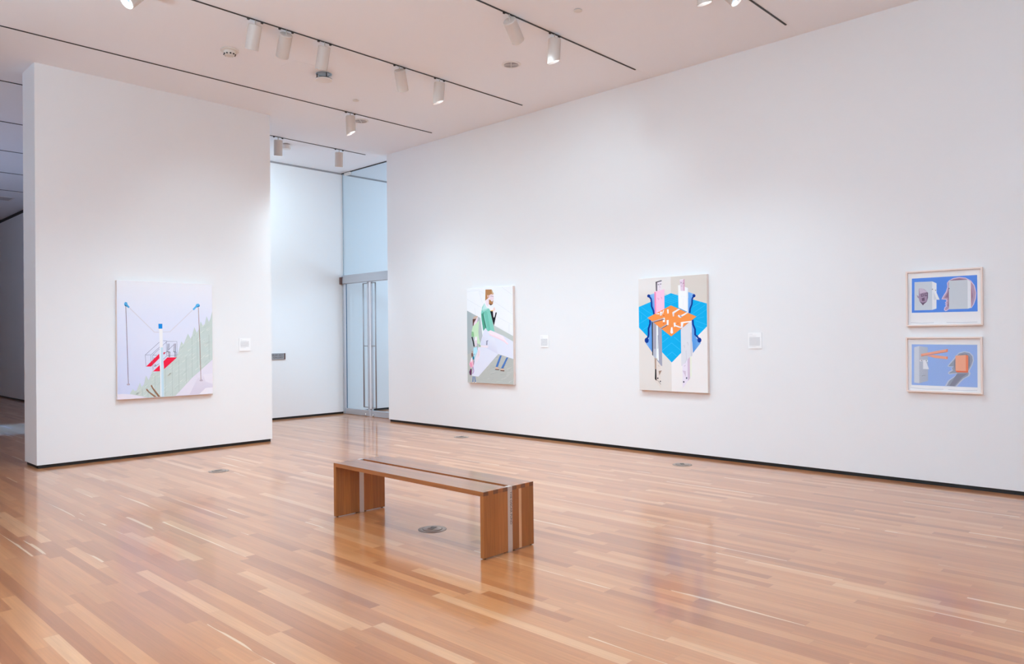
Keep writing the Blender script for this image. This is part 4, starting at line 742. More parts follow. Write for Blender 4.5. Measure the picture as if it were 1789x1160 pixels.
# bench oak: stave tint per face + stretched grain (grain axis = local axis chosen by scale)
def oak(name, scale):
    m = mat(name, (0.4, 0.17, 0.07), 0.3)
    L = m.node_tree.links; b = m.node_tree.nodes['Principled BSDF']
    tc = N(m, 'ShaderNodeTexCoord'); mp = N(m, 'ShaderNodeMapping'); no = N(m, 'ShaderNodeTexNoise')
    mp.inputs['Scale'].default_value = scale
    no.inputs['Scale'].default_value = 1.0; no.inputs['Detail'].default_value = 2
    vc = N(m, 'ShaderNodeVertexColor', layer_name='tint')
    mr = N(m, 'ShaderNodeMapRange'); mr.inputs[1].default_value = 0.3; mr.inputs[2].default_value = 0.7; mr.inputs[3].default_value = 0.86; mr.inputs[4].default_value = 1.12
    mx = N(m, 'ShaderNodeMix', data_type='RGBA', blend_type='MULTIPLY'); mx.inputs[0].default_value = 1.0
    L.new(tc.outputs['Object'], mp.inputs[0]); L.new(mp.outputs[0], no.inputs['Vector'])
    L.new(no.outputs['Fac'], mr.inputs[0]); L.new(vc.outputs['Color'], mx.inputs[6]); L.new(mr.outputs[0], mx.inputs[7])
    L.new(mx.outputs[2], b.inputs['Base Color'])
    return m
M_oak_leg = oak('bench_oak_upright', (90, 90, 4))
M_oak_seat = oak('bench_oak_seat', (55, 2.5, 55))
M_oak_seat.node_tree.nodes['Principled BSDF'].inputs['Roughness'].default_value = 0.285
M_oak_seat.node_tree.nodes['Principled BSDF'].inputs['Specular IOR Level'].default_value = 0.5
M_oak_seat.node_tree.nodes['Principled BSDF'].inputs['Coat Weight'].default_value = 0.6
M_oak_seat.node_tree.nodes['Principled BSDF'].inputs['Coat Roughness'].default_value = 0.12

# strip floor: boards run along y, random tone / length per board, grain, pale sapwood streaks
def floor_material():
    m = bpy.data.materials.new('oak_strip_floor'); m.use_nodes = True
    nt = m.node_tree; L = nt.links; b = nt.nodes['Principled BSDF']
    def math_(op, a, bb=None, cc=None):
        n = nt.nodes.new('ShaderNodeMath'); n.operation = op
        for i, v in enumerate((a, bb, cc)):
            if v is None: continue
            if isinstance(v, (int, float)): n.inputs[i].default_value = v
            else: L.new(v, n.inputs[i])
        return n.outputs[0]
    tc = nt.nodes.new('ShaderNodeTexCoord'); sp = nt.nodes.new('ShaderNodeSeparateXYZ'); L.new(tc.outputs['Object'], sp.inputs[0])
    X, Y = sp.outputs[0], sp.outputs[1]
    W = 0.0715
    u = math_('DIVIDE', X, W); row = math_('FLOOR', u); fu = math_('FRACT', u)
    def wn(*v):
        c = nt.nodes.new('ShaderNodeCombineXYZ')
        for i, q in enumerate(v):
            if isinstance(q, (int, float)): c.inputs[i].default_value = q
            else: L.new(q, c.inputs[i])
        n = nt.nodes.new('ShaderNodeTexWhiteNoise'); n.noise_dimensions = '3D'; L.new(c.outputs[0], n.inputs['Vector'])
        return n
    r1 = wn(row, 3.1, 0.7); r2 = wn(row, 9.4, 2.2)
    ln = math_('ADD', math_('MULTIPLY', r2.outputs['Value'], 0.9), 0.6)
    v = math_('ADD', math_('DIVIDE', Y, ln), math_('MULTIPLY', r1.outputs['Value'], 37.0))
    brd = math_('FLOOR', v); fv = math_('FRACT', v)
    t = wn(row, brd, 1.5); t2 = wn(row, brd, 7.7)
    ramp = nt.nodes.new('ShaderNodeValToRGB'); cr = ramp.color_ramp
    FL = FLOOR_RAMP
    cr.elements[0].position = FL[0][0]; cr.elements[0].color = (*FL[0][1], 1)
    cr.elements[1].position = FL[-1][0]; cr.elements[1].color = (*FL[-1][1], 1)
    for p, c in FL[1:-1]:
        e = cr.elements.new(p); e.color = (*c, 1)
    L.new(t.outputs['Value'], ramp.inputs[0])
    # grain
    cb = nt.nodes.new('ShaderNodeCombineXYZ')
    L.new(math_('MULTIPLY', X, 95.0), cb.inputs[0]); L.new(math_('MULTIPLY', Y, 2.6), cb.inputs[1]); L.new(math_('MULTIPLY', t2.outputs['Value'], 50.0), cb.inputs[2])
    no = nt.nodes.new('ShaderNodeTexNoise'); no.inputs['Scale'].default_value = 1.0; no.inputs['Detail'].default_value = 2; L.new(cb.outputs[0], no.inputs['Vector'])
    g = nt.nodes.new('ShaderNodeMapRange'); g.inputs[1].default_value = 0.3; g.inputs[2].default_value = 0.7; g.inputs[3].default_value = 0.94; g.inputs[4].default_value = 1.06
    L.new(no.outputs['Fac'], g.inputs[0])
    # broad figure inside a board
    cb2 = nt.nodes.new('ShaderNodeCombineXYZ')
    L.new(math_('MULTIPLY', X, 22.0), cb2.inputs[0]); L.new(math_('MULTIPLY', Y, 1.3), cb2.inputs[1]); L.new(math_('MULTIPLY', t2.outputs['Value'], 31.0), cb2.inputs[2])
    no2 = nt.nodes.new('ShaderNodeTexNoise'); no2.inputs['Scale'].default_value = 1.0; no2.inputs['Detail'].default_value = 2; L.new(cb2.outputs[0], no2.inputs['Vector'])
    g2 = nt.nodes.new('ShaderNodeMapRange'); g2.inputs[1].default_value = 0.3; g2.inputs[2].default_value = 0.7; g2.inputs[3].default_value = 0.92; g2.inputs[4].default_value = 1.07
    L.new(no2.outputs['Fac'], g2.inputs[0])
    gg = math_('MULTIPLY', g.outputs[0], g2.outputs[0])
    mx = nt.nodes.new('ShaderNodeMix'); mx.data_type = 'RGBA'; mx.blend_type = 'MULTIPLY'; mx.inputs[0].default_value = 1
    L.new(ramp.outputs[0], mx.inputs[6]); L.new(gg, mx.inputs[7])
    # sapwood edge on some boards, width wandering along the board
    wob = math_('ADD', math_('MULTIPLY', no2.outputs['Fac'], 1.5), -0.66)
    sap = math_('MULTIPLY', math_('GREATER_THAN', t2.outputs['Value'], 0.935), math_('LESS_THAN', fu, wob))
    mx2 = nt.nodes.new('ShaderNodeMix'); mx2.data_type = 'RGBA'
    L.new(math_('MULTIPLY', sap, 0.6), mx2.inputs[0]); L.new(mx.outputs[2], mx2.inputs[6]); mx2.inputs[7].default_value = (*FLOOR_SAP, 1)
    # joints
    je = math_('LESS_THAN', math_('MINIMUM', fu, math_('SUBTRACT', 1.0, fu)), 0.014)
    jv = math_('LESS_THAN', math_('MULTIPLY', math_('MINIMUM', fv, math_('SUBTRACT', 1.0, fv)), ln), 0.0012)
    j = math_('MULTIPLY', math_('MAXIMUM', je, jv), 0.13)
    mx3 = nt.nodes.new('ShaderNodeMix'); mx3.data_type = 'RGBA'
    L.new(j, mx3.inputs[0]); L.new(mx2.outputs[2], mx3.inputs[6]); mx3.inputs[7].default_value = (0.20, 0.09, 0.04, 1)
    L.new(mx3.outputs[2], b.inputs['Base Color'])
    rr = nt.nodes.new('ShaderNodeMapRange'); rr.inputs[3].default_value = 0.278; rr.inputs[4].default_value = 0.29
    L.new(t2.outputs['Value'], rr.inputs[0]); L.new(rr.outputs[0], b.inputs['Roughness'])
    b.inputs['Specular IOR Level'].default_value = FLOOR_SPEC
    b.inputs['Coat Weight'].default_value = FLOOR_COAT; b.inputs['Coat Roughness'].default_value = 0.10; b.inputs['Coat IOR'].default_value = 1.5
    return m
M_floor = floor_material()

# ------------------------------------------------------------------ room shell
X0, Y0, Y1, XE = -3.2, -3.6, 27.0, 13.0
bm = BM(); box(bm, X0-.2, XE+.2, Y0-.2, Y1+.2, -0.12, 0.0); struct('floor', bm, M_floor, 'glossy oak strip floor')
bm = BM(); box(bm, X0-.2, XE+.2, Y0-.2, Y1+.2, H, H+.12); struct('ceiling', bm, M_ceil, 'white gallery ceiling')

BASE = 0.0385
def wall(name, x0, x1, y0, y1, label, inset, basename, blabel):
    """box wall standing on a recessed black base; inset = (x0,x1,y0,y1) amounts"""
    bm = BM(); box(bm, x0, x1, y0, y1, BASE, H); w = struct(name, bm, M_wall, label)
    bm = BM(); box(bm, x0+inset[0], x1-inset[1], y0+inset[2], y1-inset[3], 0.0, BASE); struct(basename, bm, M_black, blabel)
    return w
wall('wall_right', XR, 8.43, Y0, 10.812, 'long white gallery wall with four artworks', (.014, .02, 0, .02), 'baseboard_right', 'black recessed base of the long right wall')
wall('wall_left', 2.452, 5.444, YP, 10.59, 'white freestanding partition wall with the ski lift painting', (.018, .02, .014, .02), 'baseboard_left', 'black recessed base of the partition')
wall('wall_back', 5.0, XE, YB, 12.95, 'white back wall with the gallery sign', (.014, 0, .014, 0), 'baseboard_back', 'black recessed base of the back wall')
wall('wall_side', 5.0, 5.3, 12.95, Y1, 'shaded wall of the unlit neighbouring gallery', (.014, 0, 0, 0), 'baseboard_side', 'black base of the shaded wall')
bm = BM(); box(bm, X0-.2, X0, Y0, Y1, 0, H); struct('wall_west', bm, M_wall, 'side wall behind the viewpoint')
bm = BM(); box(bm, X0, 8.43, Y0-.2, Y0, 0, H); struct('wall_near', bm, M_wall, 'wall behind the viewpoint')
bm = BM(); box(bm, X0, 5.0, Y1, Y1+.2, 0, H); struct('wall_far', bm, M_wall, 'far end wall of the neighbouring gallery')
bm = BM(); box(bm, 8.43, XE, 7.4, 7.6, 0, H); struct('wall_lobby', bm, M_wall, 'side wall of the space beyond the glass')
# outer wall of the lobby with a tall window opening
bm = BM()
box(bm, XE, XE+.2, 7.6, 8.2, 0, H); box(bm, XE, XE+.2, 12.2, YB, 0, H); box(bm, XE, XE+.2, 8.2, 12.2, 4.3, H); box(bm, XE, XE+.2, 8.2, 12.2, 0, 0.3)
struct('wall_east', bm, M_wall, 'window wall of the space beyond the glass')

bm = BM(); box(bm, 5.0, XE-.02, YB-.003, YB, H-.032, H-.0005); struct('trim_9', bm, M_gap, 'grey strip painted as the shadow gap between back wall and ceiling')  # shade of the gap painted as a flat grey strip, no recess
bm = BM(); box(bm, 4.994, 5.0, YB, Y1-.02, H-.075, H-.0005); struct('trim_10', bm, M_black, 'black strip painted as the shadow gap at the top of the shaded wall')  # flat black strip stands in for the shade in this gap
# ------------------------------------------------------------------ glass screen and doors
GX = 8.40
bm = BM(); box(bm, GX-.006, GX+.006, 10.815, 12.655, 2.742, H-.012); w = struct('window_1', bm, M_glass, 'tall tinted glass panel above the glass doors')
bm = BM(); box(bm, GX-.012, GX+.012, 10.815, 12.655, H-.014, H-.001); obj('top_channel', bm, M_track, w)
bm = BM(); box(bm, GX-.03, GX+.03, 12.37, 12.56, H-.06, H-.014); obj('top_clamp', bm, M_white, w, bevel=.003)
bm = BM(); box(bm, GX-.007, GX+.007, 12.643, 12.655, 2.742, H-.014); obj('edge_channel', bm, M_chan, w)
bm = BM(); box(bm, 8.335, 8.465, 10.815, 12.655, 2.577, 2.692); box(bm, 8.352, 8.448, 10.815, 12.655, 2.692, 2.741)
struct('trim_1', bm, M_alu, 'aluminium header over the glass doors', bevel=.002)
bm = BM(); box(bm, 8.308, 8.334, 12.60, 12.661, 2.567, 2.705); box(bm, 8.334, 8.40, 12.60, 12.661, 2.697, 2.706)
struct('trim_2', bm, M_brown, 'dark end bracket of the door header', bevel=.002)
bm = BM(); box(bm, 8.37, 8.43, 12.598, 12.655, 0.004, 2.576); struct('trim_3', bm, M_alu, 'aluminium jamb of the glass doors', bevel=.002)

def glass_door(name, ya, yb, meet, label):
    """leaf between ya and yb (ya<yb); meet = y of the meeting edge"""
    s = 1 if meet == ya else -1
    bm = BM(); box(bm, GX-.006, GX+.006, ya+.002, yb-.002, 0.113, 2.572); d = struct(name, bm, M_glass, label)
    bm = BM(); box(bm, GX-.03, GX+.03, ya, yb, 0.006, 0.114); obj('bottom_rail', bm, M_alu, d, bevel=.003)
    m0, m1 = sorted((meet, meet+s*.046))
    bm = BM(); box(bm, GX-.014, GX+.014, m0, m1, 0.114, 2.572); obj('meeting_stile', bm, M_alu, d, bevel=.003)
    far = yb if meet == ya else ya
    e0, e1 = sorted((far-s*.012, far-s*.001))
    bm = BM(); box(bm, GX-.0075, GX+.0075, e0, e1, 0.114, 2.570); obj('glass_edge', bm, M_edge, d)
    bm = BM(); hy = meet + s*.165
    tube(bm, (8.383, hy, 0.165), (8.383, hy, 2.552), 0.012)
    h = obj('pull_handle', bm, M_handle, d)
    for z in (0.172, 1.343, 2.545):
        bm = BM(); tube(bm, (8.383, hy, z), (8.383, meet+s*.03, z), 0.0075, 10)
        obj('handle_bracket', bm, M_handle, h)
    bm = BM(); tube(bm, (8.362, meet+s*.09, 0.008), (8.362, meet+s*.09, 0.05), 0.010, 12); obj('floor_bolt', bm, M_steel, d)
    return d
glass_door('door_1', 11.797, 12.565, 11.797, 'glass door leaf next to the back wall')
glass_door('door_2', 10.96, 11.735, 11.735, 'glass door leaf next to the long right wall')
bm = BM(); box(bm, GX-.006, GX+.006, 11.7355, 11.7395, 0.114, 2.57); struct('trim_4', bm, M_edge, 'dark glass edge between the door leaves')
bm = BM(); box(bm, 8.37, 8.43, 10.815, 10.958, 0.004, 2.576); struct('trim_5', bm, M_alu, 'aluminium jamb by the right wall')

# ------------------------------------------------------------------ artworks
def art_mesh(name, data, place, parent, eps=0.00006, gain=1.12):
    """place(u, v, lift) -> local point on the picture plane"""
    bm = BM(); lay = bm.loops.layers.color.new('paint')
    for layer, col, pts in data:
        cl = []
        cols = col if isinstance(col, list) else [col]*len(pts)
        for q, c in zip(pts, cols):
            if not cl or (abs(cl[-1][0][0]-q[0]) + abs(cl[-1][0][1]-q[1]) > 2e-4): cl.append((q, c))
        if len(cl) < 3: continue
        P = [Vector((q[0], q[1]*1.5, 0)) for q, c in cl]
        vs = [bm.verts.new(place(q[0], q[1], 0.0003+layer*eps)) for q, c in cl]
        for tri in tessellate_polygon([P]):
            try: f = bm.faces.new([vs[i] for i in tri])
            except ValueError: continue
            for lp, i in zip(f.loops, tri): lp[lay] = (*col8(cl[i][1], gain), 1)
    out = Vector(place(0.5, 0.5, 1.0))-Vector(place(0.5, 0.5, 0.0))
    bm.normal_update()
    for f in bm.faces:
        if f.normal.dot(out) < 0: f.normal_flip()
    me = bpy.data.meshes.new(name); bm.to_mesh(me); bm.free(); me.materials.append(M_art)
    o = bpy.data.objects.new(name, me); COL.objects.link(o); o.parent = parent
    return o
def col8(c, gain):
    # byte colour layers hold sRGB, decoded to linear when rendered
    out = []
    for v in lin(c):
        v = min(0.93, v*gain)
        out.append(12.92*v if v <= 0.0031308 else 1.055*v**(1/2.4)-0.055)
    return out

def painting(name, label, data, a, b, z0, z1, face, wallplane, group='paintings on stretched canvas'):
    """a,b: left and right edge along the wall; face 'x' = hangs on the right wall, 'y' = on the partition"""
    w = abs(b-a); h = z1-z0; d = 0.05
    if face == 'x': base = (wallplane, (a+b)/2, z0)
    else: base = ((a+b)/2, wallplane, z0)
    t = thing(name, label, 'painting', base, group)
    bm = BM()
    if face == 'x':
        box(bm, -d, -0.0015, -w/2, w/2, 0, h); pl = lambda u, v, l: (-d-l, w/2-u*w, v*h)
    else:
        box(bm, -w/2, w/2, -d, -0.0015, 0, h); pl = lambda u, v, l: (-w/2+u*w, -d-l, v*h)
    obj('stretched_canvas', bm, M_canvas, t, bevel=.003)
    m = .002
    art_mesh('painted_picture', data, lambda u, v, l: pl(min(max(u, m), 1-m), min(max(v, m), 1-m), l), t)
    return t
painting('painting', 'pale canvas of a ski lift pylon with red platforms and green fir trees', ART['ski'], 3.319, 4.541, 0.752, 2.255, 'y', YP)
painting('painting', 'narrow canvas of a bearded figure in a teal shirt above a white slab', ART['family'], 8.680, 7.669, 0.774, 2.257, 'x', XR)
painting('painting', 'canvas of four block figures around an orange table on a bright blue rug', ART['table'], 5.433, 4.458, 0.793, 2.224, 'x', XR)

def framed_print(label, data, a, b, z0, z1):
    w = abs(b-a); h = z1-z0; d = 0.04; f = 0.0135
    t = thing('framed_print', label, 'framed print', (XR, (a+b)/2, z0), 'two framed prints hung one above the other')
    bm = BM()
    # mitred frame ring
    for (p, q) in (((-w/2, 0), (w/2, 0)), ((w/2, 0), (w/2, h)), ((w/2, h), (-w/2, h)), ((-w/2, h), (-w/2, 0))):
        def inn(c): return (c[0]-math.copysign(f, c[0]), c[1]+(f if c[1] < h/2 else -f))
        o4 = [p, q, inn(q), inn(p)]
        A = [bm.verts.new((-d, y, z)) for y, z in o4]; B = [bm.verts.new((-0.0015, y, z)) for y, z in o4]
        bm.faces.new(A); bm.faces.new(list(reversed(B)))
        for i in range(4): bm.faces.new((A[i], B[i], B[(i+1) % 4], A[(i+1) % 4]))
    obj('frame', bm, M_frame, t)
    bm = BM(); box(bm, -0.016, -0.003, -w/2+f*.9, w/2-f*.9, f*.9, h-f*.9); obj('mount_paper', bm, M_paper, t)
    art_mesh('printed_image', data, lambda u, v, l: (-0.016-l, w/2-u*w, v*h), t)
    bm = BM(); box(bm, -0.034, -0.032, -w/2+f*.95, w/2-f*.95, f*.95, h-f*.95); obj('glazing', bm, M_glazing, t)
    return t
framed_print('upper framed print, two block and profile heads facing on strong blue', ART['profile'], 2.272, 1.616, 1.559, 2.105)
framed_print('lower framed print, grey column head with orange beams on pale blue', ART['beam'], 2.279, 1.625, 0.911, 1.452)

# wall labels: thin card with unreadably small lines of print
def wall_label(label, a, b, z0, z1, face, plane, lines):
    w = abs(b-a); h = z1-z0
    base = (plane, (a+b)/2, z0) if face == 'x' else ((a+b)/2, plane, z0)
    t = thing('wall_label', label, 'wall label', base, 'white text labels beside the paintings')
    P = (lambda s, zz, dd: (-dd, -s, zz)) if face == 'x' else (lambda s, zz, dd: (s, -dd, zz))
    def slab(bm, s0, s1, q0, q1, d0, d1):
        a_, b_ = P(s0, q0, d0), P(s1, q1, d1)
        box(bm, min(a_[0], b_[0]), max(a_[0], b_[0]), min(a_[1], b_[1]), max(a_[1], b_[1]), min(a_[2], b_[2]), max(a_[2], b_[2]))
    bm = BM(); slab(bm, -w/2, w/2, 0, h, 0.0012, 0.009); obj('card', bm, M_paper, t)
    bm = BM(); rnd = random.Random(len(label))
    for (z, s0, s1) in lines:
        s = s0
        while s < s1-.004:
            e = min(s1, s+rnd.uniform(.005, .016)); slab(bm, s, e, z-.0013, z+.0013, 0.0091, 0.0093); s = e+.0022
    obj('printed_text', bm, M_ink, t)
    return t
def para(h, w, top, bot, l=-.4, r=.36, step=.0052):
    out = []; z = top
    rnd = random.Random(7)
    while z > bot:
        out.append((z, l*w, (r-rnd.uniform(0, .04))*w)); z -= step
    return out
h = .182
wall_label('white wall label on the partition to the right of the ski lift painting', 4.945, 5.114, 1.330, 1.512, 'y', YP,
           [(h-.018, -.066, -.04), (h-.035, -.066, .03)] + para(h, .17, h-.047, .060) + [(.048, -.066, .01)])
wall_label('white wall label beside the canvas of the bearded figure', 7.170, 7.009, 1.335, 1.515, 'x', XR,
           [(h-.024, -.07, -.03), (h-.043, -.066, -.028)] + para(h, .16, h-.058, .022, -.41, .41))
wall_label('white wall label between the blue rug canvas and the framed prints', 3.959, 3.798, 1.331, 1.515, 'x', XR,
           [(h-.017, -.068, -.03), (h-.038, -.068, .015)] + para(h, .16, h-.053, .034, -.42, .40) + [(.023, -.068, .012)])

def text_mesh(name, body, size, m, parent, loc, rot, align='LEFT', depth=0.0004, sx=1.0):
    cu = bpy.data.curves.new(name, 'FONT'); cu.body = body; cu.size = size; cu.extrude = depth; cu.align_x = align
    tmp = bpy.data.objects.new(name, cu); COL.objects.link(tmp)
    bpy.context.view_layer.update()
    me = bpy.data.meshes.new_from_object(tmp.evaluated_get(bpy.context.evaluated_depsgraph_get()))
    bpy.data.objects.remove(tmp); bpy.data.curves.remove(cu)
    me.name = name; me.materials.clear(); me.materials.append(m)
    o = bpy.data.objects.new(name, me); COL.objects.link(o)
    o.parent = parent; o.location = loc; o.rotation_euler = rot; o.scale = (sx, 1, 1)
    return o

# gallery sign on the back wall
t = thing('wall_sign', 'small grey gallery name sign on the back wall beside the partition edge', 'sign', (6.93, YB, 1.113))
bm = BM(); box(bm, -.26, .158, -.012, -.0012, 0, .117); obj('plate', bm, M_sign, t, bevel=.001)
bm = BM(); box(bm, .158, .184, -.014, -.0012, 0.002, .117); obj('end_strip', bm, M_brown, t)
text_mesh('lettering', 'MUSEUM ART', .040, M_inkd, t, (.135, -.0125, .069), (math.pi/2, 0, 0), 'RIGHT', sx=1.25)
text_mesh('lettering', 'GALLERY', .040, M_inkd, t, (.140, -.0125, .026), (math.pi/2, 0, 0), 'RIGHT', sx=1.25)

# ------------------------------------------------------------------ bench
BX0, BX1, BY0, BY1, BT, TH = 3.475, 3.975, 3.600, 5.405, 0.454, 0.032
G0, G1 = 3.709, 3.756     # central slot
bench = thing('bench', 'oak slatted bench with a central slot and steel strips in the middle of the floor', 'bench', ((BX0+BX1)/2, (BY0+BY1)/2, 0))
CX, CY = (BX0+BX1)/2, (BY0+BY1)/2
rb = random.Random(11)
def tint(k=1.0, c=(0.355, 0.118, 0.034)):
    f = k*rb.uniform(0.86, 1.12)
    return (c[0]*f, c[1]*f*rb.uniform(.96, 1.05), c[2]*f*rb.uniform(.9, 1.08))
DARKEND = (0.17, 0.055, 0.022)
def tinted(bm, lay, fs, c):
    for f in fs:
        for lp in f.loops: lp[lay] = (*c, 1)
def fingers(a, b):
    """alternating intervals across a half; even = seat fingers, odd = leg fingers"""
    n = 5; w = (b-a)/n
    return [(a+i*w, a+(i+1)*w, i % 2 == 0) for i in range(n)]
halves = [(BX0, G0, [3.475, 3.550, 3.618, 3.709], ()), (G1, BX1, [3.756, 3.822, 3.848, 3.921, 3.975], (1,))]
for hi, (a, b, seams, sap) in enumerate(halves):
    # seat half: long staves, with fingers running through both ends
    bm = BM(); lay = bm.loops.layers.float_color.new('tint')
    n = 4; w = (b-a)/n
    for i in range(n):
        tinted(bm, lay, box(bm, a-CX+i*w, a-CX+(i+1)*w, BY0+TH-CY, BY1-TH-CY, BT-TH, BT), tint())
    for (p, q, seat) in fingers(a, b):
        if not seat: continue
        for y0, y1, e in ((BY0, BY0+TH, 2), (BY1-TH, BY1, 4)):
            fs = box(bm, p-CX, q-CX, y0-CY, y1-CY, BT-TH+.004, BT); c = tint(); tinted(bm, lay, fs, c)
            tinted(bm, lay, [fs[e]], DARKEND)
    obj('seat_board', bm, M_oak_seat, bench)
    for y0, y1 in ((BY0, BY0+TH), (BY1-TH, BY1)):
        bm = BM(); lay = bm.loops.layers.float_color.new('tint')
        for k, (p, q) in enumerate(zip(seams, seams[1:])):
            c = (0.66, 0.36, 0.19) if (k in sap and y0 == BY0) else tint()
            tinted(bm, lay, box(bm, p-CX, q-CX, y0-CY, y1-CY, 0.007, BT-TH+.004), c)
        for (p, q, seat) in fingers(a, b):
            if not seat: tinted(bm, lay, box(bm, p-CX, q-CX, y0-CY, y1-CY, BT-TH+.004, BT), tint())
        leg = obj('leg_panel', bm, M_oak_leg, bench)
        for p in (a+.012, b-.030):
            bm = BM(); lathe(bm, [(0, 0.0), (.010, 0.0), (.010, .0075), (0, .0075)], 14, c=(p+.009-CX, (y0+y1)/2-CY)); obj('foot_pad', bm, M_dark, leg)
for y0, y1, s in ((BY0, BY0+TH, -1), (BY1-TH, BY1, 1)):
    bm = BM(); box(bm, G0+.001-CX, G1-.001-CX, y0-.001-CY, y1+.001-CY, 0.0, BT+.0005); st = obj('steel_strip', bm, M_steel, bench, bevel=.001)
    if s < 0:
        text_mesh('engraved_lettering', 'THE OSCAR FUND', .027, M_inkd, st, ((G0+G1)/2-.001-CX, y0-.0014-CY, BT-.035), (math.pi/2, math.pi/2, 0), 'LEFT', 0.0002, sx=1.02)
# ------------------------------------------------------------------ floor outlets
def floor_outlet(x, y, rot, label):
    t = thing('floor_outlet', label, 'floor outlet', (x, y, 0), 'round metal floor outlets')
    t.rotation_euler = (0, 0, rot)
    bm = BM(); lathe(bm, [(.078, .0005), (.078, .004), (.084, .0055), (.100, .005), (.108, .0005)], 48, close=True); obj('flange', bm, M_nickel, t, smooth_angle=40)
    bm = BM(); lathe(bm, [(0, .0005), (.074, .0005), (.074, .007), (.069, .0095), (0, .0105)], 48); lid = obj('lid', bm, M_nickel, t, smooth_angle=40)
    bm = BM(); box(bm, -.040, -.006, -.022, .022, .0100, .0125); box(bm, .006, .040, -.022, .022, .0100, .0125); obj('flip_cover', bm, M_cover, lid, bevel=.001)
    bm = BM(); lathe(bm, [(.073, .0004), (.0785, .0004), (.0785, .0015), (.073, .0015)], 48, close=True); lathe(bm, [(.1075, .0003), (.111, .0003), (.111, .0012), (.1075, .0012)], 48, close=True); obj('groove_and_shadow_ring', bm, M_dark, t)  # inner dark groove; outer dark ring paints the shadow round the flange
    return t
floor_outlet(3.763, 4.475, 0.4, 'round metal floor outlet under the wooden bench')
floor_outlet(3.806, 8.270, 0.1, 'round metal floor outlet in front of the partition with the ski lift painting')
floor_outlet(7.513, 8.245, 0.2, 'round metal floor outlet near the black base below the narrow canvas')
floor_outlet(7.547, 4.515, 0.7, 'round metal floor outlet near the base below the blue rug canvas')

# ------------------------------------------------------------------ ceiling: tracks
TRK = [3.3146, 5.2102, 7.1531, 9.1432, 11.0674]
def track(y, x0, x1, label):
    bm = BM(); box(bm, x0, x1, y-.009, y+.009, H-.007, H-.0005)
    return tag(obj('lighting_track', bm, M_track), label, 'lighting track', 'black ceiling lighting tracks')
track(TRK[0], X0, 7.738, 'nearest black ceiling track, short end at the top right')
track(TRK[1], X0, 7.712, 'black ceiling track holding two lamps above the blue rug canvas')
track(TRK[2], X0, 7.745, 'black ceiling track holding the long row of lamps')
track(TRK[3], X0, 7.753, 'black ceiling track along the top of the partition with one lamp')
track(TRK[4], X0, 7.829, 'black ceiling track near the back wall behind the partition')
for k, (y, lab) in enumerate(((13.12, 'black ceiling track in the shaded gallery, nearest past the partition'), (15.11, 'black ceiling track in the shaded gallery, second past the partition'),
                              (17.07, 'black ceiling track in the shaded gallery, third past the partition'), (19.05, 'black ceiling track in the shaded gallery, farthest, beside the vent'))):
    track(y, X0, 4.98, lab)
for k, (y, x) in enumerate(((TRK[0], 7.738), (TRK[1], 7.712), (TRK[4], 7.829))):
    bm = BM(); box(bm, x+.004, XR-.001, y-.009, y+.009, H-.0012, H-.0002); struct('trim_%d' % (6+k), bm, M_ceil, 'white cover strip from track end to wall')

# track heads
def track_head(x, y, axis, cut, label, group='white cylinder track lamps', L=0.25, R=0.068, power=None, cone=80, drop=.045, color=(1, .97, .94)):
    """axis: direction the lamp points; cut: (dx,dy,slope) slanted mouth in the lamp's own frame"""
    t = thing('track_lamp', label, 'track lamp', (x, y, H-.007), group)
    for s in (-.075, .075):
        bm = BM(); box(bm, s-.010, s+.010, -.010, .010, -.014, .0); obj('track_clip', bm, M_dark, t)
    bm = BM(); tube(bm, (0, 0, 0.0), (0, 0, -drop-.004), 0.0065, 10); obj('stem', bm, M_lamp, t)
    d = Vector(axis).normalized()
    rot = Vector((0, 0, -1)).rotation_difference(d)
    bm = BM()
    lathe(bm, [(0, 0), (R-.006, 0), (R, -.006), (R, -L), (R-.005, -L), (R-.005, -L+.045), (0, -L+.045)], 40)
    if cut:
        for v in bm.verts:
            if v.co.z < -L*.6 : v.co.z += cut[2]*(v.co.x*cut[0]+v.co.y*cut[1])
    hs = obj('housing', bm, M_lamp, t, loc=(0, 0, -drop), smooth_angle=35)
    hs.rotation_mode = 'QUATERNION'; hs.rotation_quaternion = rot
    bm = BM(); lathe(bm, [(0, -L+.0405), (R-.007, -L+.0405), (R-.007, -L+.0435), (0, -L+.0435)], 32)
    if cut:
        for v in bm.verts: v.co.z += cut[2]*(v.co.x*cut[0]+v.co.y*cut[1])
    obj('lens', bm, M_lens, hs)
    bm = BM(); box(bm, -R+.006, R-.006, -.0015, .0015, -L+.022, -L+.040); box(bm, -.0015, .0015, -R+.006, R-.006, -L+.022, -L+.040)
    if cut:
        for v in bm.verts: v.co.z += cut[2]*(v.co.x*cut[0]+v.co.y*cut[1])
    obj('cross_baffle', bm, M_baffle, hs)
    if power:
        p = Vector((x, y, H-.007-drop)) + d*(L+.02)
        spot(p, p+d, power, cone, color)
    return t

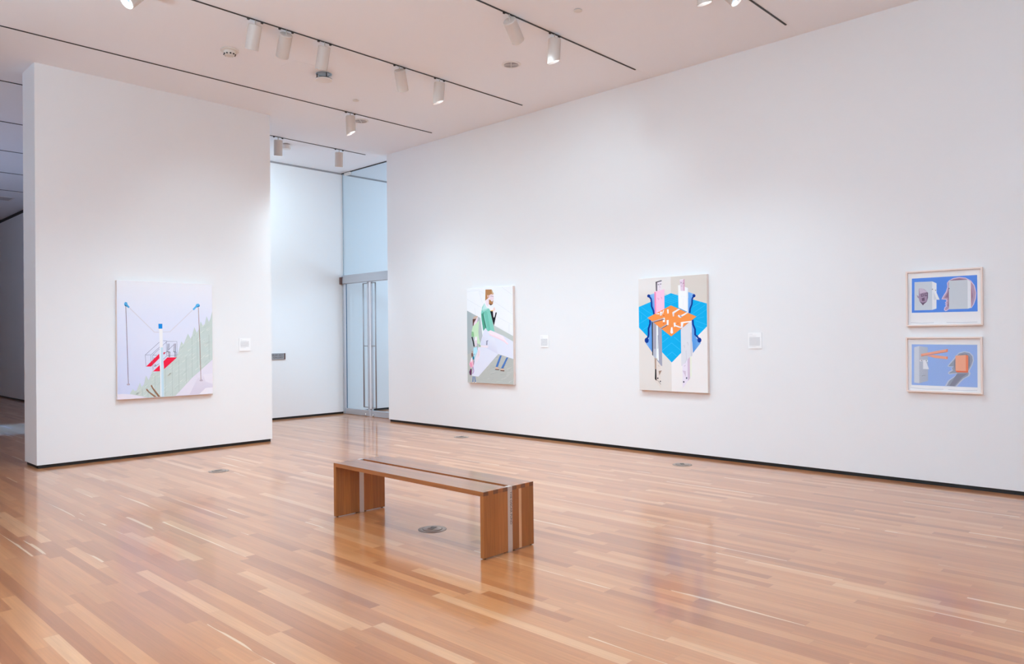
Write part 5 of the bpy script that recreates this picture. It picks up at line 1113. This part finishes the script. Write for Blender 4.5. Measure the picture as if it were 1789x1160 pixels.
LIGHTS = []
def spot(p, aim, power, cone, color, rad=.05, blend=1.0):
    l = bpy.data.lights.new('lamp_or_fill_beam', 'SPOT'); l.energy = power; l.spot_size = math.radians(cone); l.spot_blend = blend  # serves the track lamps and the added beams that have no fixture
    l.color = color; l.shadow_soft_size = rad
    o = bpy.data.objects.new('lamp_or_fill_beam', l); COL.objects.link(o); o.location = p
    o.rotation_mode = 'QUATERNION'; o.rotation_quaternion = (Vector(aim)-Vector(p)).to_track_quat('-Z', 'Y')
    return o
def area(p, aim, power, sx, sy, color, spread=180):
    l = bpy.data.lights.new('daylight', 'AREA'); l.shape = 'RECTANGLE'; l.size = sx; l.size_y = sy; l.energy = power; l.color = color; l.spread = math.radians(spread)
    o = bpy.data.objects.new('daylight', l); COL.objects.link(o); o.location = p
    o.rotation_mode = 'QUATERNION'; o.rotation_quaternion = (Vector(aim)-Vector(p)).to_track_quat('-Z', 'Y')
    return o

WALL = POWER['wall']; PART = POWER['part']
T2 = TRK[2]
track_head(3.714, T2, (.03, .40, -.92), None, 'white track lamp leftmost of the close trio on the long row', power=PART, color=WARM)
track_head(4.063, T2, (.18, .67, -.72), None, 'white track lamp in the middle of the close trio on the long row', power=PART, color=WARM)
track_head(4.530, T2, (.04, .36, -.94), None, 'white track lamp of the close trio directly above the round ceiling disc', power=PART, color=WARM)
track_head(5.568, T2, (.48, .36, -.80), None, 'white track lamp tilted to the right, fourth along the long row', power=WALL*.4, color=WARM)
track_head(6.205, T2, (.0, .12, -1.0), (.69, -.72, .45), 'white track lamp with lit rim ending the long row', power=WALL*.6, color=WARM)
track_head(6.211, TRK[3], (.07, .05, -1.0), (.69, -.72, .5), 'white track lamp with lit rim beside a round grille above the partition', power=WALL*.3, color=WARM)
track_head(6.127, TRK[4], (.08, .17, -.98), None, 'white track lamp beside the smoke detector near the back wall', power=POWER['back'], color=COOL, cone=66)
track_head(7.282, TRK[4], (.08, .17, -.98), None, 'white track lamp near the top corner of the tall glass', power=POWER['back'], color=COOL, cone=66)
track_head(5.464, TRK[1], (.79, .27, -.54), None, 'white track lamp strongly tilted on the track above the round air grille', power=WALL, color=WARM, drop=.06)
track_head(6.174, TRK[1], (.05, .11, -1.0), (.69, -.72, .35), 'white track lamp hanging straight with lit rim, above the blue rug canvas', power=WALL*.6, color=WARM)
track_head(2.62, T2, (-.62, -.15, -.70), None, 'white track lamp with bright open mouth at the top left edge', power=POWER['left'], color=WARM)
track_head(6.05, TRK[0], (.06, .12, -1.0), (.69, -.72, .3), 'white track lamp cut by the top edge beside the bright lamp', power=WALL*.4, color=WARM)
track_head(6.30, TRK[0], (.10, -.62, -.78), None, 'white track lamp with bright open mouth at the top right', power=POWER['near'], color=WARM)

# ------------------------------------------------------------------ ceiling fittings
def smoke_detector(x, y, label):
    t = thing('smoke_detector', label, 'smoke detector', (x, y, H), 'round smoke detectors')
    bm = BM(); lathe(bm, [(0, -.0005), (.098, -.0005), (.100, -.012), (.092, -.018), (0, -.018)], 40); b = obj('base_plate', bm, M_cream, t, smooth_angle=40)
    bm = BM(); lathe(bm, [(.066, -.018), (.064, -.045), (.050, -.064), (0, -.068)], 40); obj('sensor_dome', bm, M_cream, t, smooth_angle=40)
    for k in range(10):
        a = 2*math.pi*k/10; bm = BM(); q = Vector((math.cos(a)*.0585, math.sin(a)*.0585, -.052))
        box(bm, q.x-.008, q.x+.008, q.y-.008, q.y+.008, q.z-.006, q.z+.006); obj('vent_slot', bm, M_dark, t)
    return t
smoke_detector(3.900, 8.115, 'round cream smoke detector beside the close trio of lamps')
# small box detector near back wall
t = thing('smoke_detector', 'small box shaped detector beside the lamp near the back wall', 'smoke detector', (6.46, 11.40, H))
bm = BM(); lathe(bm, [(0, -.0005), (.060, -.0005), (.060, -.012), (0, -.012)], 30); obj('base_plate', bm, M_brown, t)
bm = BM(); lathe(bm, [(0, -.012), (.075, -.012), (.075, -.070), (.066, -.082), (0, -.082)], 30); obj('detector_body', bm, M_white, t, smooth_angle=40)
# suspended round disc
t = thing('ceiling_disc', 'round white disc hung below a dark ceiling opening under the trio of lamps', 'ceiling fixture', (5.075, 8.035, H))
bm = BM(); lathe(bm, [(.075, -.001), (.098, -.001), (.098, -.006), (.075, -.006)], 40, close=True); obj('mounting_ring', bm, M_blue, t)
for k in range(3):
    a = 2*math.pi*k/3+.35; bm = BM(); tube(bm, (math.cos(a)*.083, math.sin(a)*.083, -.004), (math.cos(a)*.083, math.sin(a)*.083, -.064), .006, 10); obj('support_post', bm, M_dark, t)
bm = BM(); lathe(bm, [(0, -.062), (.100, -.062), (.100, -.069), (0, -.069)], 40); obj('rim', bm, M_dark, t)
bm = BM(); lathe(bm, [(0, -.069), (.101, -.069), (.099, -.080), (.06, -.088), (0, -.090)], 40); obj('cover_disc', bm, M_white, t, smooth_angle=50)
# sprinkler cover plates
for x, y, lab in ((5.891, 4.658, 'small round sprinkler cover to the right of the two lamps over the blue rug canvas'), (5.943, 8.615, 'small round sprinkler cover above the lamp over the partition')):
    bm = BM(); lathe(bm, [(0, -.0005), (.030, -.0005), (.030, -.006), (.042, -.006), (.042, -.010), (.036, -.012), (0, -.013)], 36)
    tag(obj('sprinkler_cover', bm, M_cream, loc=(x, y, H), smooth_angle=40), lab, 'sprinkler cover', 'flat round sprinkler covers')
# round grilles
def round_grille(x, y, rot, label, r=.105):
    t = thing('air_grille', label, 'air grille', (x, y, H), 'round ceiling air grilles'); t.rotation_euler = (0, 0, rot)
    bm = BM(); lathe(bm, [(r-.014, -.0005), (r+.012, -.0005), (r+.012, -.004), (r, -.010), (r-.014, -.010)], 44, close=True); obj('rim', bm, M_white, t, smooth_angle=40)
    bm = BM(); lathe(bm, [(0, -.001), (r-.015, -.001), (r-.015, -.003), (0, -.003)], 40); obj('mesh_plate', bm, M_grille, t)
    bm = BM(); box(bm, -r+.014, r-.014, -.004, .004, -.010, -.0035); box(bm, -.004, .004, -r+.014, r-.014, -.010, -.0035); obj('cross_bar', bm, M_white, t)
    bm = BM()
    for k in range(1, 5):
        q = (r-.016)*k/5
        lathe(bm, [(q-.003, -.003), (q+.003, -.003), (q+.003, -.007), (q-.003, -.007)], 36, close=True)
    obj('grille_rings', bm, M_grille, t)
round_grille(6.494, 6.170, 0.76, 'round air grille in the open ceiling right of the long row of lamps')
round_grille(6.560, 9.385, 0.76, 'round air grille partly behind the lamp above the partition')
# rectangular vent in the shaded gallery
t = thing('air_grille', 'long flat air vent in the ceiling of the shaded gallery', 'air grille', (4.0, 20.15, H))
bm = BM(); box(bm, -.45, .45, -.24, .24, -.012, -.0005); obj('vent_frame', bm, M_white, t)
bm = BM()
for k in range(8): box(bm, -.41, .41, -.20+k*.052, -.175+k*.052, -.016, -.012)
obj('vent_slats', bm, M_grille, t)
# ceiling access panel
bm = BM(); box(bm, -.15, .15, -.15, .15, -.002, -.0003)
tag(obj('access_panel', bm, M_ceil, loc=(4.72, 8.02, H)), 'faint square access panel in the ceiling left of the round disc', 'access panel')

# ------------------------------------------------------------------ light
for (x, y, ax, ay, az, p, c) in EXTRA:
    spot((x, y, 4.3), (ax, ay, az), p, c, WARM)
for (x, y, p) in DOWN:
    spot((x, y, 4.5), (x, y, 0), p, 120, WARM, .12)
for (x, y, z, p) in UP:
    spot((x, y, z), (x, y, z+1), p, 165, UPCOL, .15)
area((XE-.1, 10.2, 2.4), (8.0, 10.6, 1.8), POWER['window'], 3.9, 3.8, (0.70, 0.86, 1.0))
area((X0+.05, 15.5, 1.4), (1.6, 16.0, H), POWER['westwin'], 2.6, 1.6, (0.45, 0.64, 1.0), 110)  # added light for an unseen window, aimed up to brighten the ceiling
spot((1.6, 15.6, 4.3), (3.35, 15.0, 0), POWER['patch'], 26, (0.055, 0.255, 1.0), .2, .6)  # added blue spot standing in for the daylight patch on the floor
w = bpy.data.worlds.new('world'); scene.world = w; w.use_nodes = True
w.node_tree.nodes['Background'].inputs[0].default_value = (0.75, 0.85, 1.0, 1)
w.node_tree.nodes['Background'].inputs[1].default_value = 1.0

# ------------------------------------------------------------------ camera
cam = bpy.data.cameras.new('camera'); co = bpy.data.objects.new('camera', cam); COL.objects.link(co)
F_PX, YAW, PITCH, ROLL = 1298.55558, 0.76238, 0.00589, -0.01017
cam.sensor_width = 36.0; cam.sensor_fit = 'HORIZONTAL'; cam.lens = F_PX/1789*36.0; cam.clip_start = 0.05; cam.clip_end = 100
fw = Vector((math.cos(YAW)*math.cos(PITCH), math.sin(YAW)*math.cos(PITCH), math.sin(PITCH)))
rt = Vector((math.sin(YAW), -math.cos(YAW), 0)); up = rt.cross(fw)
r2 = rt*math.cos(ROLL)+up*math.sin(ROLL); u2 = -rt*math.sin(ROLL)+up*math.cos(ROLL)
mw = Matrix((r2, u2, -fw)).transposed().to_4x4(); mw.translation = (0, 0, 1.5)
co.matrix_world = mw
scene.camera = co
vs = scene.view_settings
scene.display_settings.display_device = 'sRGB'
vs.view_transform = 'Standard'; vs.look = 'None'; vs.gamma = 1.0; vs.use_curve_mapping = False; vs.exposure = EXPOSURE
cy = scene.cycles
cy.max_bounces = 12; cy.diffuse_bounces = 7; cy.glossy_bounces = 5; cy.transparent_max_bounces = 12
cy.sample_clamp_indirect = 6.0; cy.caustics_reflective = False; cy.caustics_refractive = False
cy.use_denoising = True
